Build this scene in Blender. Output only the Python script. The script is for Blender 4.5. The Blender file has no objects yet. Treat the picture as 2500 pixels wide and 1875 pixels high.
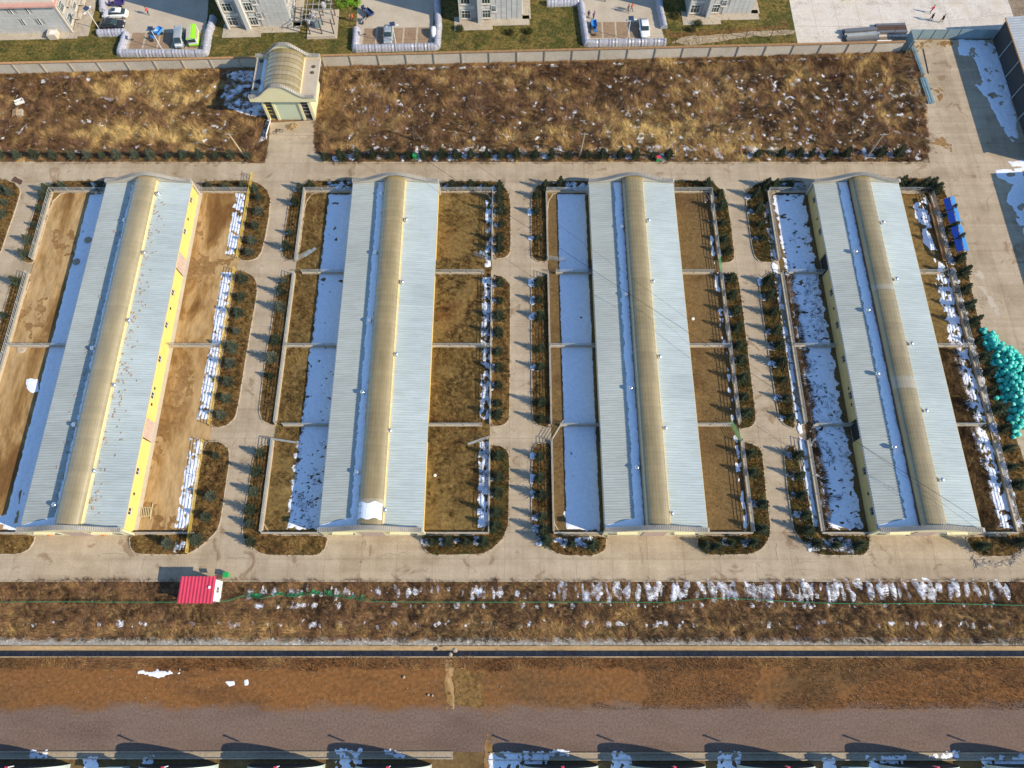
import bpy, math, random, mathutils
import numpy as np
R = random.Random(7)
RNG = np.random.default_rng(11)
S = bpy.context.scene
COL = S.collection
rad = math.radians
PI = math.pi
# ------------------------------------------------------------------ camera, sky, sun, exposure
ALT, FPX, TILT = 100.0, 1733.0, 68.6          # drone height, focal length in photo pixels, degrees below the horizon
cam = bpy.data.cameras.new('camera'); camo = bpy.data.objects.new('camera', cam); COL.objects.link(camo)
cam.sensor_width = 36; cam.lens = FPX / 2500 * 36; cam.clip_end = 6000; cam.clip_start = 1
camo.location = (0, 0, ALT); camo.rotation_euler = (rad(90 - TILT), 0, 0); S.camera = camo
SUNV = mathutils.Vector((1.62, -.57, 1.0)).normalized()
w = bpy.data.worlds.new('World'); S.world = w; w.use_nodes = True
nt = w.node_tree; nt.nodes.clear()
sky = nt.nodes.new('ShaderNodeTexSky'); sky.sky_type = 'NISHITA'; sky.sun_disc = False
sky.sun_elevation = math.asin(SUNV.z); sky.sun_rotation = math.atan2(SUNV.x, SUNV.y)
sky.air_density = 1.1; sky.dust_density = .1; sky.ozone_density = 5
bg = nt.nodes.new('ShaderNodeBackground'); bg.inputs[1].default_value = .15
ow = nt.nodes.new('ShaderNodeOutputWorld')
nt.links.new(sky.outputs[0], bg.inputs[0]); nt.links.new(bg.outputs[0], ow.inputs[0])
sl = bpy.data.lights.new('sun', 'SUN'); sl.energy = 4.5; sl.angle = rad(.5); sl.color = (1, .88, .69)
so = bpy.data.objects.new('sun', sl); COL.objects.link(so); so.location = (60, -20, 90)
so.rotation_euler = (-SUNV).to_track_quat('-Z', 'Y').to_euler()
S.view_settings.view_transform = 'Standard'; S.view_settings.look = 'None'
S.view_settings.exposure = .52; S.view_settings.gamma = 1
S.view_settings.use_curve_mapping = False

def g(x, y, h=0.0):
    """survey: photo pixel of a point h metres above the ground -> its place on the site in metres"""
    a = math.atan((937.5 - y) / FPX); t = PI / 2 - rad(TILT) + a
    D = ALT - h; Z = D * math.cos(a) / math.cos(t)
    return ((x - 1250) / FPX * Z, D * math.tan(t))
def gp(L, h=0.0): return [g(x, y, h) for x, y in L]

# ------------------------------------------------------------------ materials
def newmat(name, rough=.8, spec=.3, metal=0):
    m = bpy.data.materials.new(name); m.use_nodes = True
    b = m.node_tree.nodes['Principled BSDF']
    b.inputs['Roughness'].default_value = rough; b.inputs['Metallic'].default_value = metal
    b.inputs['Specular IOR Level'].default_value = spec
    return m, m.node_tree, b
def nd(t, typ, **k):
    n = t.nodes.new(typ)
    for a, v in k.items(): setattr(n, a, v)
    return n
def mixc(t, fac, a, b, mode='MIX'):
    n = nd(t, 'ShaderNodeMix', data_type='RGBA', blend_type=mode)
    for i, v in ((0, fac), (6, a), (7, b)):
        if hasattr(v, 'links'): t.links.new(v, n.inputs[i])
        elif i == 0: n.inputs[0].default_value = v
        else: n.inputs[i].default_value = (*v, 1)
    return n.outputs[2]
def noise(t, scale, detail=4, rough=.6, stretch=(1, 1, 1), dist=0):
    pos = nd(t, 'ShaderNodeNewGeometry').outputs['Position']
    mp = nd(t, 'ShaderNodeMapping'); mp.inputs['Scale'].default_value = stretch
    t.links.new(pos, mp.inputs[0])
    n = nd(t, 'ShaderNodeTexNoise'); n.inputs['Scale'].default_value = scale; n.inputs['Detail'].default_value = detail
    n.inputs['Roughness'].default_value = rough; n.inputs['Distortion'].default_value = dist
    t.links.new(mp.outputs[0], n.inputs['Vector'])
    return n.outputs[0]
def ramp(t, src, stops):
    r = nd(t, 'ShaderNodeValToRGB'); e = r.color_ramp.elements
    while len(e) < len(stops): e.new(.5)
    for el, (p, c) in zip(e, stops): el.position = p; el.color = (*c, 1)
    t.links.new(src, r.inputs[0]); return r.outputs[0]
def gm(name, cols, scale=.12, stretch=(1, 1, 1), rough=.95, fine=3.0, finea=.35, fs=None, speck=None, dist=0, bump=.3, rand=0, stain=None, lane=False):
    """ground-like material: broad patches through the colours, fine grain on top, optional pale specks and stains"""
    m, t, b = newmat(name, rough, .15)
    lo, hi = .35, .65
    st = [(lo + (hi - lo) * i / max(1, len(cols) - 1), c) for i, c in enumerate(cols)]
    c = ramp(t, noise(t, scale, 9, .62, stretch, dist), st)
    f = noise(t, fine, 6, .7, fs or stretch)
    gr = ramp(t, f, [(.36, (1 - finea,) * 3), (.64, (1 + finea,) * 3)])
    c = mixc(t, 1, c, gr, 'MULTIPLY')
    if stain:
        s = ramp(t, noise(t, stain[1], 5, .6, stretch, 1.0), [(stain[2], (0, 0, 0)), (stain[2] + .06, (1, 1, 1))])
        c = mixc(t, s, c, stain[0])
    if lane:
        for st_, k_ in (((.05, 1.1, 1), .6), ((1.1, .05, 1), .5), ((.5, .6, 1), .35)):
            c = mixc(t, 1, c, ramp(t, noise(t, k_, 5, .65, st_, .4), [(.36, (.90, .885, .87)), (.52, (1.0, 1.0, 1.0)), (.66, (1.05, 1.05, 1.05))]), 'MULTIPLY')
    if speck:
        s = ramp(t, noise(t, speck[1], 2, .5), [(speck[2], (0, 0, 0)), (speck[2] + .04, (1, 1, 1))])
        c = mixc(t, s, c, speck[0])
    if rand:
        oi = nd(t, 'ShaderNodeObjectInfo')
        rr = ramp(t, oi.outputs['Random'], [(0, (1 - rand,) * 3), (1, (1 + rand,) * 3)])
        c = mixc(t, 1, c, rr, 'MULTIPLY')
    t.links.new(c, b.inputs['Base Color'])
    if bump:
        bp = nd(t, 'ShaderNodeBump'); bp.inputs['Strength'].default_value = bump; bp.inputs['Distance'].default_value = .08
        t.links.new(f, bp.inputs['Height']); t.links.new(bp.outputs[0], b.inputs['Normal'])
    return m
def pm(name, col, rough=.6, metal=0, var=.12, scale=.8, spec=.4, rand=0, coat=0, stretch=(1, 1, 1)):
    """plain painted / built material with wear"""
    m, t, b = newmat(name, rough, spec, metal)
    f = ramp(t, noise(t, scale, 6, .65, stretch), [(.3, (1 - var,) * 3), (.7, (1 + var,) * 3)])
    c = mixc(t, 1, f, col, 'MULTIPLY')
    if rand:
        oi = nd(t, 'ShaderNodeObjectInfo')
        rr = ramp(t, oi.outputs['Random'], [(0, (1 - rand,) * 3), (1, (1 + rand,) * 3)])
        c = mixc(t, 1, c, rr, 'MULTIPLY')
    t.links.new(c, b.inputs['Base Color'])
    if coat: b.inputs['Coat Weight'].default_value = coat
    return m
def tintm(name, rough=.9, rand=0):
    m, t, b = newmat(name, rough, .1)
    a = nd(t, 'ShaderNodeAttribute'); a.attribute_name = 'tint'
    c = a.outputs['Color']
    if rand:
        oi = nd(t, 'ShaderNodeObjectInfo')
        rr = ramp(t, oi.outputs['Random'], [(0, (1 - rand,) * 3), (1, (1 + rand,) * 3)])
        c = mixc(t, 1, c, rr, 'MULTIPLY')
    t.links.new(c, b.inputs['Base Color']); return m
M = {}
M['ground'] = gm('brown_earth', [(.10, .06, .03), (.20, .12, .055), (.15, .10, .05)], .1)
M['weedsoil'] = gm('weed_soil', [(.14, .076, .04), (.22, .125, .056), (.29, .18, .075), (.19, .11, .052)], .11, finea=.35, fine=2.2)
M['slab'] = gm('concrete_slab', [(.37, .29, .19), (.44, .35, .24), (.395, .315, .215)], .16, rough=.85, fine=5, finea=.10, bump=.05, rand=.035, stain=((.30, .215, .135), .3, .60), lane=True)
M['joint'] = gm('slab_joint', [(.20, .15, .10), (.30, .23, .16)], .5)
M['whitelot'] = gm('pale_concrete', [(.50, .44, .36), (.62, .56, .48), (.56, .48, .38)], .25, rough=.85, fine=4, finea=.15, bump=.05, stain=((.30, .23, .16), .35, .68), rand=.04)
M['kerb'] = pm('kerb_stone', (.46, .38, .27), .85, var=.25, scale=2)
M['sand'] = gm('sandy_yard', [(.17, .085, .028), (.26, .145, .05), (.40, .255, .11), (.43, .29, .14), (.34, .21, .085)], .16, (1, .3, 1), fine=1.3, finea=.20, dist=1.0, bump=.8)
M['damp'] = gm('damp_earth', [(.22, .12, .042), (.30, .18, .075)], .3, fine=2.2, finea=.25)
M['yardbrown'] = gm('brown_yard', [(.105, .062, .026), (.165, .105, .043), (.135, .09, .036)], .16, fine=2.2, finea=.25, speck=((.4, .33, .22), 5, .74))
M['yardgrass'] = gm('grassy_yard', [(.115, .058, .02), (.185, .115, .038), (.15, .10, .034), (.21, .14, .05)], .14, fine=1.8, finea=.38)
M['bed'] = gm('bed_soil', [(.13, .068, .024), (.20, .115, .038), (.155, .10, .034)], .3, fine=2.0, finea=.5)
M['lawn'] = gm('lawn', [(.14, .10, .03), (.075, .08, .02), (.19, .14, .04), (.065, .06, .018)], .2, fine=2.0, finea=.5)
M['gravel'] = gm('grey_gravel', [(.14, .092, .066), (.18, .122, .09), (.16, .106, .078)], .15, (.35, 1, 1), fine=4, finea=.28, fs=(1, 1, 1), speck=((.34, .28, .23), 7, .70), stain=((.20, .10, .045), .13, .66))
M['redsoil'] = gm('red_soil', [(.13, .063, .025), (.215, .096, .031), (.19, .088, .031), (.135, .073, .029)], .12, (.3, 1, 1), fine=2.2, finea=.3, fs=(.8, 1, 1), speck=((.45, .36, .26), 4.5, .76))
def gravel_fade(m):
    # grey gravel driven over the red soil: it takes over southwards with a ragged, thinning edge
    t = m.node_tree; b = t.nodes['Principled BSDF']; old = b.inputs['Base Color'].links[0].from_socket
    sp = nd(t, 'ShaderNodeSeparateXYZ'); t.links.new(nd(t, 'ShaderNodeNewGeometry').outputs['Position'], sp.inputs[0])
    n1 = noise(t, .16, 7, .62, (.6, 1, 1)); n2 = noise(t, 3.5, 3, .6)
    def mad(a, k, c):
        q = nd(t, 'ShaderNodeMath', operation='MULTIPLY_ADD'); t.links.new(a, q.inputs[0]); q.inputs[1].default_value = k
        if hasattr(c, 'links'): t.links.new(c, q.inputs[2])
        else: q.inputs[2].default_value = c
        return q.outputs[0]
    v = mad(n1, .62, mad(n2, .22, mad(sp.outputs['Y'], -.12, -.42 - .62 * .5)))      # crosses .5 at about y = -5.6
    fac = ramp(t, v, [(.27, (0, 0, 0)), (.40, (1, 1, 1))])
    g1 = ramp(t, noise(t, .15, 9, .62, (.3, 1, 1)), [(.35, (.14, .092, .068)), (.5, (.18, .124, .094)), (.65, (.155, .104, .078))])
    g2 = mixc(t, 1, g1, ramp(t, noise(t, 4, 6, .7), [(.36, (.74,) * 3), (.64, (1.26,) * 3)]), 'MULTIPLY')
    g3 = mixc(t, ramp(t, noise(t, .5, 6, .7, (.12, 1, 1), .5), [(.58, (0, 0, 0)), (.74, (.5, .5, .5))]), g2, (.12, .07, .04))
    t.links.new(mixc(t, fac, old, g3), b.inputs['Base Color'])
gravel_fade(M['redsoil'])
M['greyband'] = gm('mortar_band', [(.26, .235, .19), (.36, .33, .28)], .5, fine=3, finea=.35, speck=((.7, .68, .66), 3, .66))
M['chan'] = gm('channel_concrete', [(.33, .235, .13), (.43, .32, .19)], .25, (.4, 1, 1), fine=4, finea=.15, bump=.05)
M['wet'] = gm('wet_channel', [(.13, .135, .145), (.20, .20, .20)], .5, (1, .4, 1), rough=.45, speck=((.45, .45, .45), 2.5, .70))
M['chinfloor'] = M['wet']
M['plot'] = gm('paved_plot', [(.43, .36, .27), (.50, .43, .33)], .3, fine=4, finea=.1, bump=.03)
M['brickpave'] = gm('brick_paving', [(.26, .17, .105), (.34, .235, .15)], .5, fine=5, finea=.2, bump=.1)
M['track'] = gm('dirt_track', [(.33, .25, .16), (.42, .33, .22)], .4)
def roofm(name, col, stain):
    m, t, b = newmat(name, .5, .35)
    c = mixc(t, 1, ramp(t, noise(t, .09, 5, .6), [(.35, (.90, .90, .90)), (.65, (1.08, 1.07, 1.05))]), col, 'MULTIPLY')
    c = mixc(t, 1, c, ramp(t, noise(t, 2.2, 5, .7, (.12, 1.2, 1)), [(.36, (.90, .89, .86)), (.62, (1.05, 1.05, 1.05))]), 'MULTIPLY')
    c = mixc(t, ramp(t, noise(t, .8, 6, .7, (.3, 1, 1), .6), [(.60, (0, 0, 0)), (.74, (.45, .45, .45))]), c, stain)
    oi = nd(t, 'ShaderNodeObjectInfo'); c = mixc(t, 1, c, ramp(t, oi.outputs['Random'], [(0, (.96,) * 3), (1, (1.05,) * 3)]), 'MULTIPLY')
    t.links.new(c, b.inputs['Base Color']); return m
M['roof'] = roofm('roof_sheet_paint', (.40, .43, .40), (.27, .24, .19))  # west slope: its shaded tone is put into the sheet colour
M['rooflit'] = roofm('roof_sheet_paint_lit', (.40, .46, .465), (.30, .29, .25))  # same sheets on the east slope, with the sunlit tone in the colour
def snowm():
    m, t, b = newmat('snow_cover', .7, .2)
    c = ramp(t, noise(t, 2.5, 6, .7), [(.3, (.70, .73, .78)), (.6, (.84, .86, .89))])
    t.links.new(c, b.inputs['Base Color'])
    bp = nd(t, 'ShaderNodeBump'); bp.inputs['Strength'].default_value = .35; bp.inputs['Distance'].default_value = .05
    t.links.new(noise(t, 3, 5), bp.inputs['Height']); t.links.new(bp.outputs[0], b.inputs['Normal'])
    return m
M['snow'] = snowm()
def skym(name, c0, c1, rough):
    m, t, b = newmat(name, rough, .9)
    c = ramp(t, noise(t, .6, 6, .7, (1, .25, 1)), [(.3, c0), (.7, c1)])
    oi = nd(t, 'ShaderNodeObjectInfo')
    rr = ramp(t, oi.outputs['Random'], [(0, (.94,) * 3), (1, (1.05,) * 3)])
    c = mixc(t, 1, c, rr, 'MULTIPLY'); t.links.new(c, b.inputs['Base Color'])
    b.inputs['Coat Weight'].default_value = .8; b.inputs['Coat Roughness'].default_value = .26
    return m
M['sky1'] = skym('polycarbonate_sheet_matt', (.26, .205, .10), (.35, .28, .15), .4)
M['sky2'] = skym('polycarbonate_sheet_glossy', (.22, .165, .065), (.32, .245, .11), .30)
M['skyclear'] = skym('polycarbonate_sheet_clear', (.29, .245, .15), (.37, .32, .215), .3)
M['yellow'] = pm('cream_yellow_render', (.70, .50, .14), .8, var=.06)
M['yellowd'] = pm('yellow_render_dull', (.55, .40, .15), .8, var=.1)
M['tilew'] = pm('cream_tile', (.66, .60, .36), .6, var=.05)
M['parapet'] = pm('parapet_tile', (.33, .30, .25), .8, var=.15, scale=2)
M['parapetl'] = pm('parapet_render', (.50, .45, .36), .8, var=.1)
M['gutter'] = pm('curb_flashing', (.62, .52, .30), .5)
M['steel'] = pm('galvanised_pipe', (.42, .43, .40), .45, .3, .15)
M['silver'] = pm('polished_steel', (.75, .75, .75), .22, .9, .05)
M['yellowpipe'] = pm('yellow_pipe', (.55, .38, .06), .55)
M['greenpipe'] = pm('green_pipe', (.10, .40, .16), .5)
M['wallcon'] = pm('pen_wall_concrete', (.42, .35, .25), .9, var=.15, scale=1.2)
M['concrete'] = gm('wall_concrete', [(.45, .39, .30), (.53, .465, .37)], .3, fine=4, finea=.12, bump=.05, rand=.05)
M['coping'] = pm('terracotta_coping', (.48, .27, .12), .8, var=.2, scale=3)
M['copinggap'] = pm('coping_bed', (.20, .12, .07), .9)
M['glass'] = pm('window_glass', (.03, .05, .05), .12, 0, .1, spec=.6)
M['frame'] = pm('white_frame', (.62, .62, .58), .5)
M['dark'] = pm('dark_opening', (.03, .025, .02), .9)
M['door'] = pm('faded_door', (.46, .34, .27), .7, var=.2, scale=3)
M['bark'] = pm('bark', (.10, .07, .045), .95)
M['needle'] = tintm('needles', .85, .22)
M['blade'] = tintm('dry_blades', .95)
M['bale'] = pm('turquoise_wrap', (.045, .56, .43), .6, 0, .3, 4.5, .5, rand=.12)
M['balelabel'] = pm('bale_print', (.45, .55, .58), .5)
M['red'] = pm('red_sheet', (.56, .045, .085), .5, var=.1, rand=.0)
M['white'] = pm('white_panel', (.74, .74, .72), .5, var=.05)
M['bluelight'] = pm('blue_sheet', (.07, .27, .58), .4, var=.06)
M['blueshade'] = pm('blue_sheet_shaded', (.025, .10, .52), .5, var=.06)  # same blue sheet, darkened in colour for the shaded west slope
M['hoard'] = pm('hoarding_sheet', (.25, .34, .36), .55, .1, .12, rand=.1)
M['hallroof'] = pm('hall_roof_sheet', (.40, .42, .42), .5)
M['hallwall'] = pm('hall_wall_sheet', (.05, .05, .05), .8)
M['facade'] = pm('facade_panel', (.50, .49, .455), .6, var=.05, rand=.06)
M['facadej'] = pm('facade_joint', (.34, .33, .31), .8)
M['cream'] = pm('cream_render', (.55, .47, .37), .8)
M['pinkroof'] = pm('pink_fascia', (.60, .33, .25), .7)
M['plastic'] = pm('white_plastic_wrap', (.36, .36, .40), .35, 0, .35, 4, .5)
M['net'] = pm('green_net', (.03, .25, .10), .8)
M['cable'] = pm('black_cable', (.02, .02, .02), .7)
M['pole'] = pm('concrete_pole', (.40, .32, .20), .85)
M['rust_and_shade'] = pm('rusty_post_and_shade', (.10, .055, .035), .85)
M['black'] = pm('black_sheet', (.012, .013, .015), .9)
M['tunnelskin'] = pm('tunnel_film', (.42, .48, .42), .4, var=.1)
M['metalbeam'] = pm('steel_beam', (.20, .20, .21), .5, .4, .2, 3)
M['sealbeam'] = pm('blue_grey_sheet_stack', (.20, .30, .32), .5, .2, .15, 3)
M['stone'] = pm('stone', (.34, .28, .20), .9, var=.25, scale=3)
M['skin'] = pm('skin', (.45, .26, .18), .6); M['hair'] = pm('hair', (.02, .015, .012), .6)
M['trouser'] = pm('dark_trousers', (.03, .03, .045), .8)
M['tyre'] = pm('tyre', (.02, .02, .02), .8); M['rim'] = pm('wheel_rim', (.5, .5, .5), .3, .7)
M['lamp'] = pm('head_lamp', (.7, .7, .7), .1); M['brake'] = pm('tail_lamp', (.4, .02, .02), .2)
M['bin'] = pm('green_bin', (.02, .32, .08), .5)
M['solar'] = pm('solar_panel', (.03, .05, .10), .2)
def paint(n, c): M[n] = pm(n + '_paint', c, .25, .0, .03, coat=.6); return M[n]
paint('pwhite', (.78, .78, .76)); paint('pblack', (.03, .028, .028)); paint('psilver', (.30, .33, .35)); paint('pgreen', (.30, .72, .02))
paint('pblue', (.04, .17, .42)); paint('pnavy', (.03, .05, .14)); paint('ppurple', (.07, .05, .18)); paint('porange', (.6, .17, .03)); paint('pbrown', (.12, .07, .05))

# ------------------------------------------------------------------ mesh helpers
class MB:
    def __init__(s): s.v = []; s.f = []; s.mi = []
    def poly(s, pts, m=0):
        n = len(s.v); s.v += [tuple(p) for p in pts]; s.f.append(tuple(range(n, n + len(pts)))); s.mi.append(m); return s
    def box(s, c, d, rz=0, m=0, taper=1.0, rx=0, ry=0):
        hx, hy, hz = d[0] / 2, d[1] / 2, d[2] / 2
        E = mathutils.Euler((rx, ry, rz)).to_matrix(); n = len(s.v)
        for z in (-1, 1):
            k = taper if z > 0 else 1
            for x, y in ((-1, -1), (1, -1), (1, 1), (-1, 1)):
                p = E @ mathutils.Vector((x * hx * k, y * hy * k, z * hz)); s.v.append((p.x + c[0], p.y + c[1], p.z + c[2]))
        for q in ((0, 3, 2, 1), (4, 5, 6, 7), (0, 1, 5, 4), (1, 2, 6, 5), (2, 3, 7, 6), (3, 0, 4, 7)):
            s.f.append(tuple(n + i for i in q)); s.mi.append(m)
        return s
    def tube(s, a, b, r0, r1=None, n=6, m=0, cap=True):
        r1 = r0 if r1 is None else r1; a = mathutils.Vector(a); b = mathutils.Vector(b); d = b - a
        q = d.to_track_quat('Z', 'Y'); k = len(s.v)
        for p, r in ((a, r0), (b, r1)):
            for i in range(n):
                t = 2 * PI * i / n; o = q @ mathutils.Vector((r * math.cos(t), r * math.sin(t), 0)); s.v.append(tuple(p + o))
        for i in range(n): j = (i + 1) % n; s.f.append((k + i, k + j, k + n + j, k + n + i)); s.mi.append(m)
        if cap:
            s.f.append(tuple(k + i for i in reversed(range(n)))); s.mi.append(m)
            s.f.append(tuple(k + n + i for i in range(n))); s.mi.append(m)
        return s
    def lathe(s, prof, n=14, c=(0, 0, 0), m=0, axis='z'):
        k = len(s.v)
        for r, z in prof:
            for i in range(n):
                t = 2 * PI * i / n; x, y = r * math.cos(t), r * math.sin(t)
                p = (x, y, z) if axis == 'z' else ((z, x, y) if axis == 'x' else (x, z, y))
                s.v.append((p[0] + c[0], p[1] + c[1], p[2] + c[2]))
        for j in range(len(prof) - 1):
            for i in range(n):
                i2 = (i + 1) % n; s.f.append((k + j * n + i, k + j * n + i2, k + (j + 1) * n + i2, k + (j + 1) * n + i)); s.mi.append(m)
        s.f.append(tuple(k + i for i in reversed(range(n)))); s.mi.append(m)
        s.f.append(tuple(k + (len(prof) - 1) * n + i for i in range(n))); s.mi.append(m)
        return s
    def mesh(s, name, mats, smooth=False):
        me = bpy.data.meshes.new(name); me.from_pydata(s.v, [], s.f)
        for m in (mats if isinstance(mats, (list, tuple)) else [mats]): me.materials.append(m)
        me.polygons.foreach_set('material_index', s.mi)
        if smooth: me.polygons.foreach_set('use_smooth', [True] * len(s.f))
        me.update(); return me
def link(name, me, parent=None, loc=None, rz=0, label=None, scale=None):
    o = bpy.data.objects.new(name, me); COL.objects.link(o)
    if parent: o.parent = parent
    if loc: o.location = loc
    if rz: o.rotation_euler.z = rz
    if scale: o.scale = scale
    if label: o['label'] = label
    return o
def part(name, mb, mat, parent, smooth=False, label=None, loc=None, rz=0):
    return link(name, mb.mesh(name, mat, smooth), parent, loc, rz, label)
def struct(name, mb, mat, parent=None):
    me = mb.mesh(name, mat) if isinstance(mb, MB) else mb
    o = link(name, me, parent)
    if not parent: o['kind'] = 'structure'
    return o
def thing(name, label, cat, loc=(0, 0, 0), rz=0, group=None):
    o = bpy.data.objects.new(name, None); COL.objects.link(o); o.location = loc; o.rotation_euler.z = rz
    o.empty_display_size = .5
    o['label'] = label; o['category'] = cat
    if group: o['group'] = group
    return o
def tag(o, label, cat, group=None):
    o['label'] = label; o['category'] = cat
    if group: o['group'] = group
    return o
def stuff(name, me, label=None, cat=None):
    o = link(name, me); o['kind'] = 'stuff'
    if label: o['label'] = label
    if cat: o['category'] = cat
    return o
def copytree(o, loc, rz=None, label=None, scale=None):
    c = o.copy(); COL.objects.link(c); c.location = loc
    if rz is not None: c.rotation_euler.z = rz
    if scale: c.scale = scale
    if label: c['label'] = label
    for ch in o.children:
        d = ch.copy(); COL.objects.link(d); d.parent = c
        for gc in ch.children:
            e = gc.copy(); COL.objects.link(e); e.parent = d
    return c
# ------------------------------------------------------------------ numpy fields
def vnoise(X, Y, sc, seed):
    x = X * sc; y = Y * sc; xi = np.floor(x).astype(np.int64); yi = np.floor(y).astype(np.int64); fx = x - xi; fy = y - yi
    fx = fx * fx * (3 - 2 * fx); fy = fy * fy * (3 - 2 * fy)
    def h(a, b):
        n = (a * 374761393 + b * 668265263 + seed * 974634777) & 0x7fffffff
        n = ((n ^ (n >> 13)) * 1274126177) & 0x7fffffff
        return ((n ^ (n >> 16)) & 0xffff) / 65535.0
    return (h(xi, yi) * (1 - fx) + h(xi + 1, yi) * fx) * (1 - fy) + (h(xi, yi + 1) * (1 - fx) + h(xi + 1, yi + 1) * fx) * fy
def fbm(X, Y, sc, seed, o=4):
    s = 0; a = .5; t = 0
    for i in range(o):
        c_, s_ = math.cos(.55 + 1.1 * i), math.sin(.55 + 1.1 * i)
        s = s + a * vnoise(X * c_ - Y * s_ + 1000, X * s_ + Y * c_ + 1000, sc * 2.07 ** i, seed + i * 17); t += a; a *= .58
    return s / t - .5
def psdf(X, Y, poly):
    """signed distance, positive inside"""
    d = np.full(X.shape, 1e9); ins = np.zeros(X.shape, bool); n = len(poly)
    for i in range(n):
        x0, y0 = poly[i]; x1, y1 = poly[(i + 1) % n]; ex, ey = x1 - x0, y1 - y0
        l = ex * ex + ey * ey + 1e-12; t = np.clip(((X - x0) * ex + (Y - y0) * ey) / l, 0, 1)
        d = np.minimum(d, (X - x0 - t * ex) ** 2 + (Y - y0 - t * ey) ** 2)
        c = ((y0 > Y) != (y1 > Y)); xs = ex * (Y - y0) / (ey if abs(ey) > 1e-12 else 1e-12) + x0
        ins ^= c & (X < xs)
    d = np.sqrt(d); return np.where(ins, d, -d)
def march(name, x0, x1, y0, y1, st, fn, z, mat, relief=.08, cap=.5):
    """mesh of the area where fn(x, y) > 0: whole cells inside, cut cells on the rim"""
    nx = max(2, int((x1 - x0) / st) + 1); ny = max(2, int((y1 - y0) / st) + 1)
    xs = np.linspace(x0, x1, nx); ys = np.linspace(y0, y1, ny); X, Y = np.meshgrid(xs, ys)
    f = fn(X, Y); f[0, :] = -1e-3; f[-1, :] = -1e-3; f[:, 0] = -1e-3; f[:, -1] = -1e-3
    hz = z + np.clip(f, 0, cap) / cap * relief * (1 + .8 * fbm(X, Y, .9, 5, 3))
    idx = np.arange(nx * ny).reshape(ny, nx); p = f > 0
    full = p[:-1, :-1] & p[1:, :-1] & p[:-1, 1:] & p[1:, 1:]; anyp = p[:-1, :-1] | p[1:, :-1] | p[:-1, 1:] | p[1:, 1:]
    V = np.stack([X.ravel(), Y.ravel(), hz.ravel()], 1).tolist(); Fc = []
    j, i = np.nonzero(full)
    Fc = np.stack([idx[j, i], idx[j, i + 1], idx[j + 1, i + 1], idx[j + 1, i]], 1).tolist()
    cut = {}
    jj, ii = np.nonzero(anyp & ~full)
    fr = f.ravel()
    for a, b in zip(jj.tolist(), ii.tolist()):
        q = [idx[a, b], idx[a, b + 1], idx[a + 1, b + 1], idx[a + 1, b]]; out = []
        for k in range(4):
            u, v = int(q[k]), int(q[(k + 1) % 4]); fu, fv = fr[u], fr[v]
            if fu > 0: out.append(u)
            if (fu > 0) != (fv > 0):
                key = (min(u, v), max(u, v))
                if key not in cut:
                    t = fu / (fu - fv); A, B = V[u], V[v]
                    cut[key] = len(V); V.append([A[0] + (B[0] - A[0]) * t, A[1] + (B[1] - A[1]) * t, z])
                out.append(cut[key])
        if len(out) >= 3: Fc.append(out)
    if not Fc: return None
    V = np.array(V); used = np.zeros(len(V), bool)
    for q in Fc: used[q] = True
    mp = np.cumsum(used) - 1
    me = bpy.data.meshes.new(name); me.from_pydata(V[used].tolist(), [], [[int(mp[k]) for k in q] for q in Fc])
    me.materials.append(mat); me.polygons.foreach_set('use_smooth', [True] * len(me.polygons)); me.update(); return me
def patch(name, poly, z, mat, amp=.4, sc=.6, st=.25, kind='structure', seed=1, thr=None, relief=.0, extra=None):
    xs = [p[0] for p in poly]; ys = [p[1] for p in poly]
    def fn(X, Y):
        f = psdf(X, Y, poly) + amp * 2 * fbm(X, Y, sc, seed)
        if thr: f = np.minimum(f, (fbm(X, Y, thr[1], seed + 5) + thr[0]) * 1.0)
        if extra: f = extra(X, Y, f)
        return f
    me = march(name, min(xs) - amp, max(xs) + amp, min(ys) - amp, max(ys) + amp, st, fn, z, mat, relief)
    if me is None: return None
    o = link(name, me); o['kind'] = kind; return o
def inpoly(px, py, poly): return psdf(px, py, poly) > 0
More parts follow.
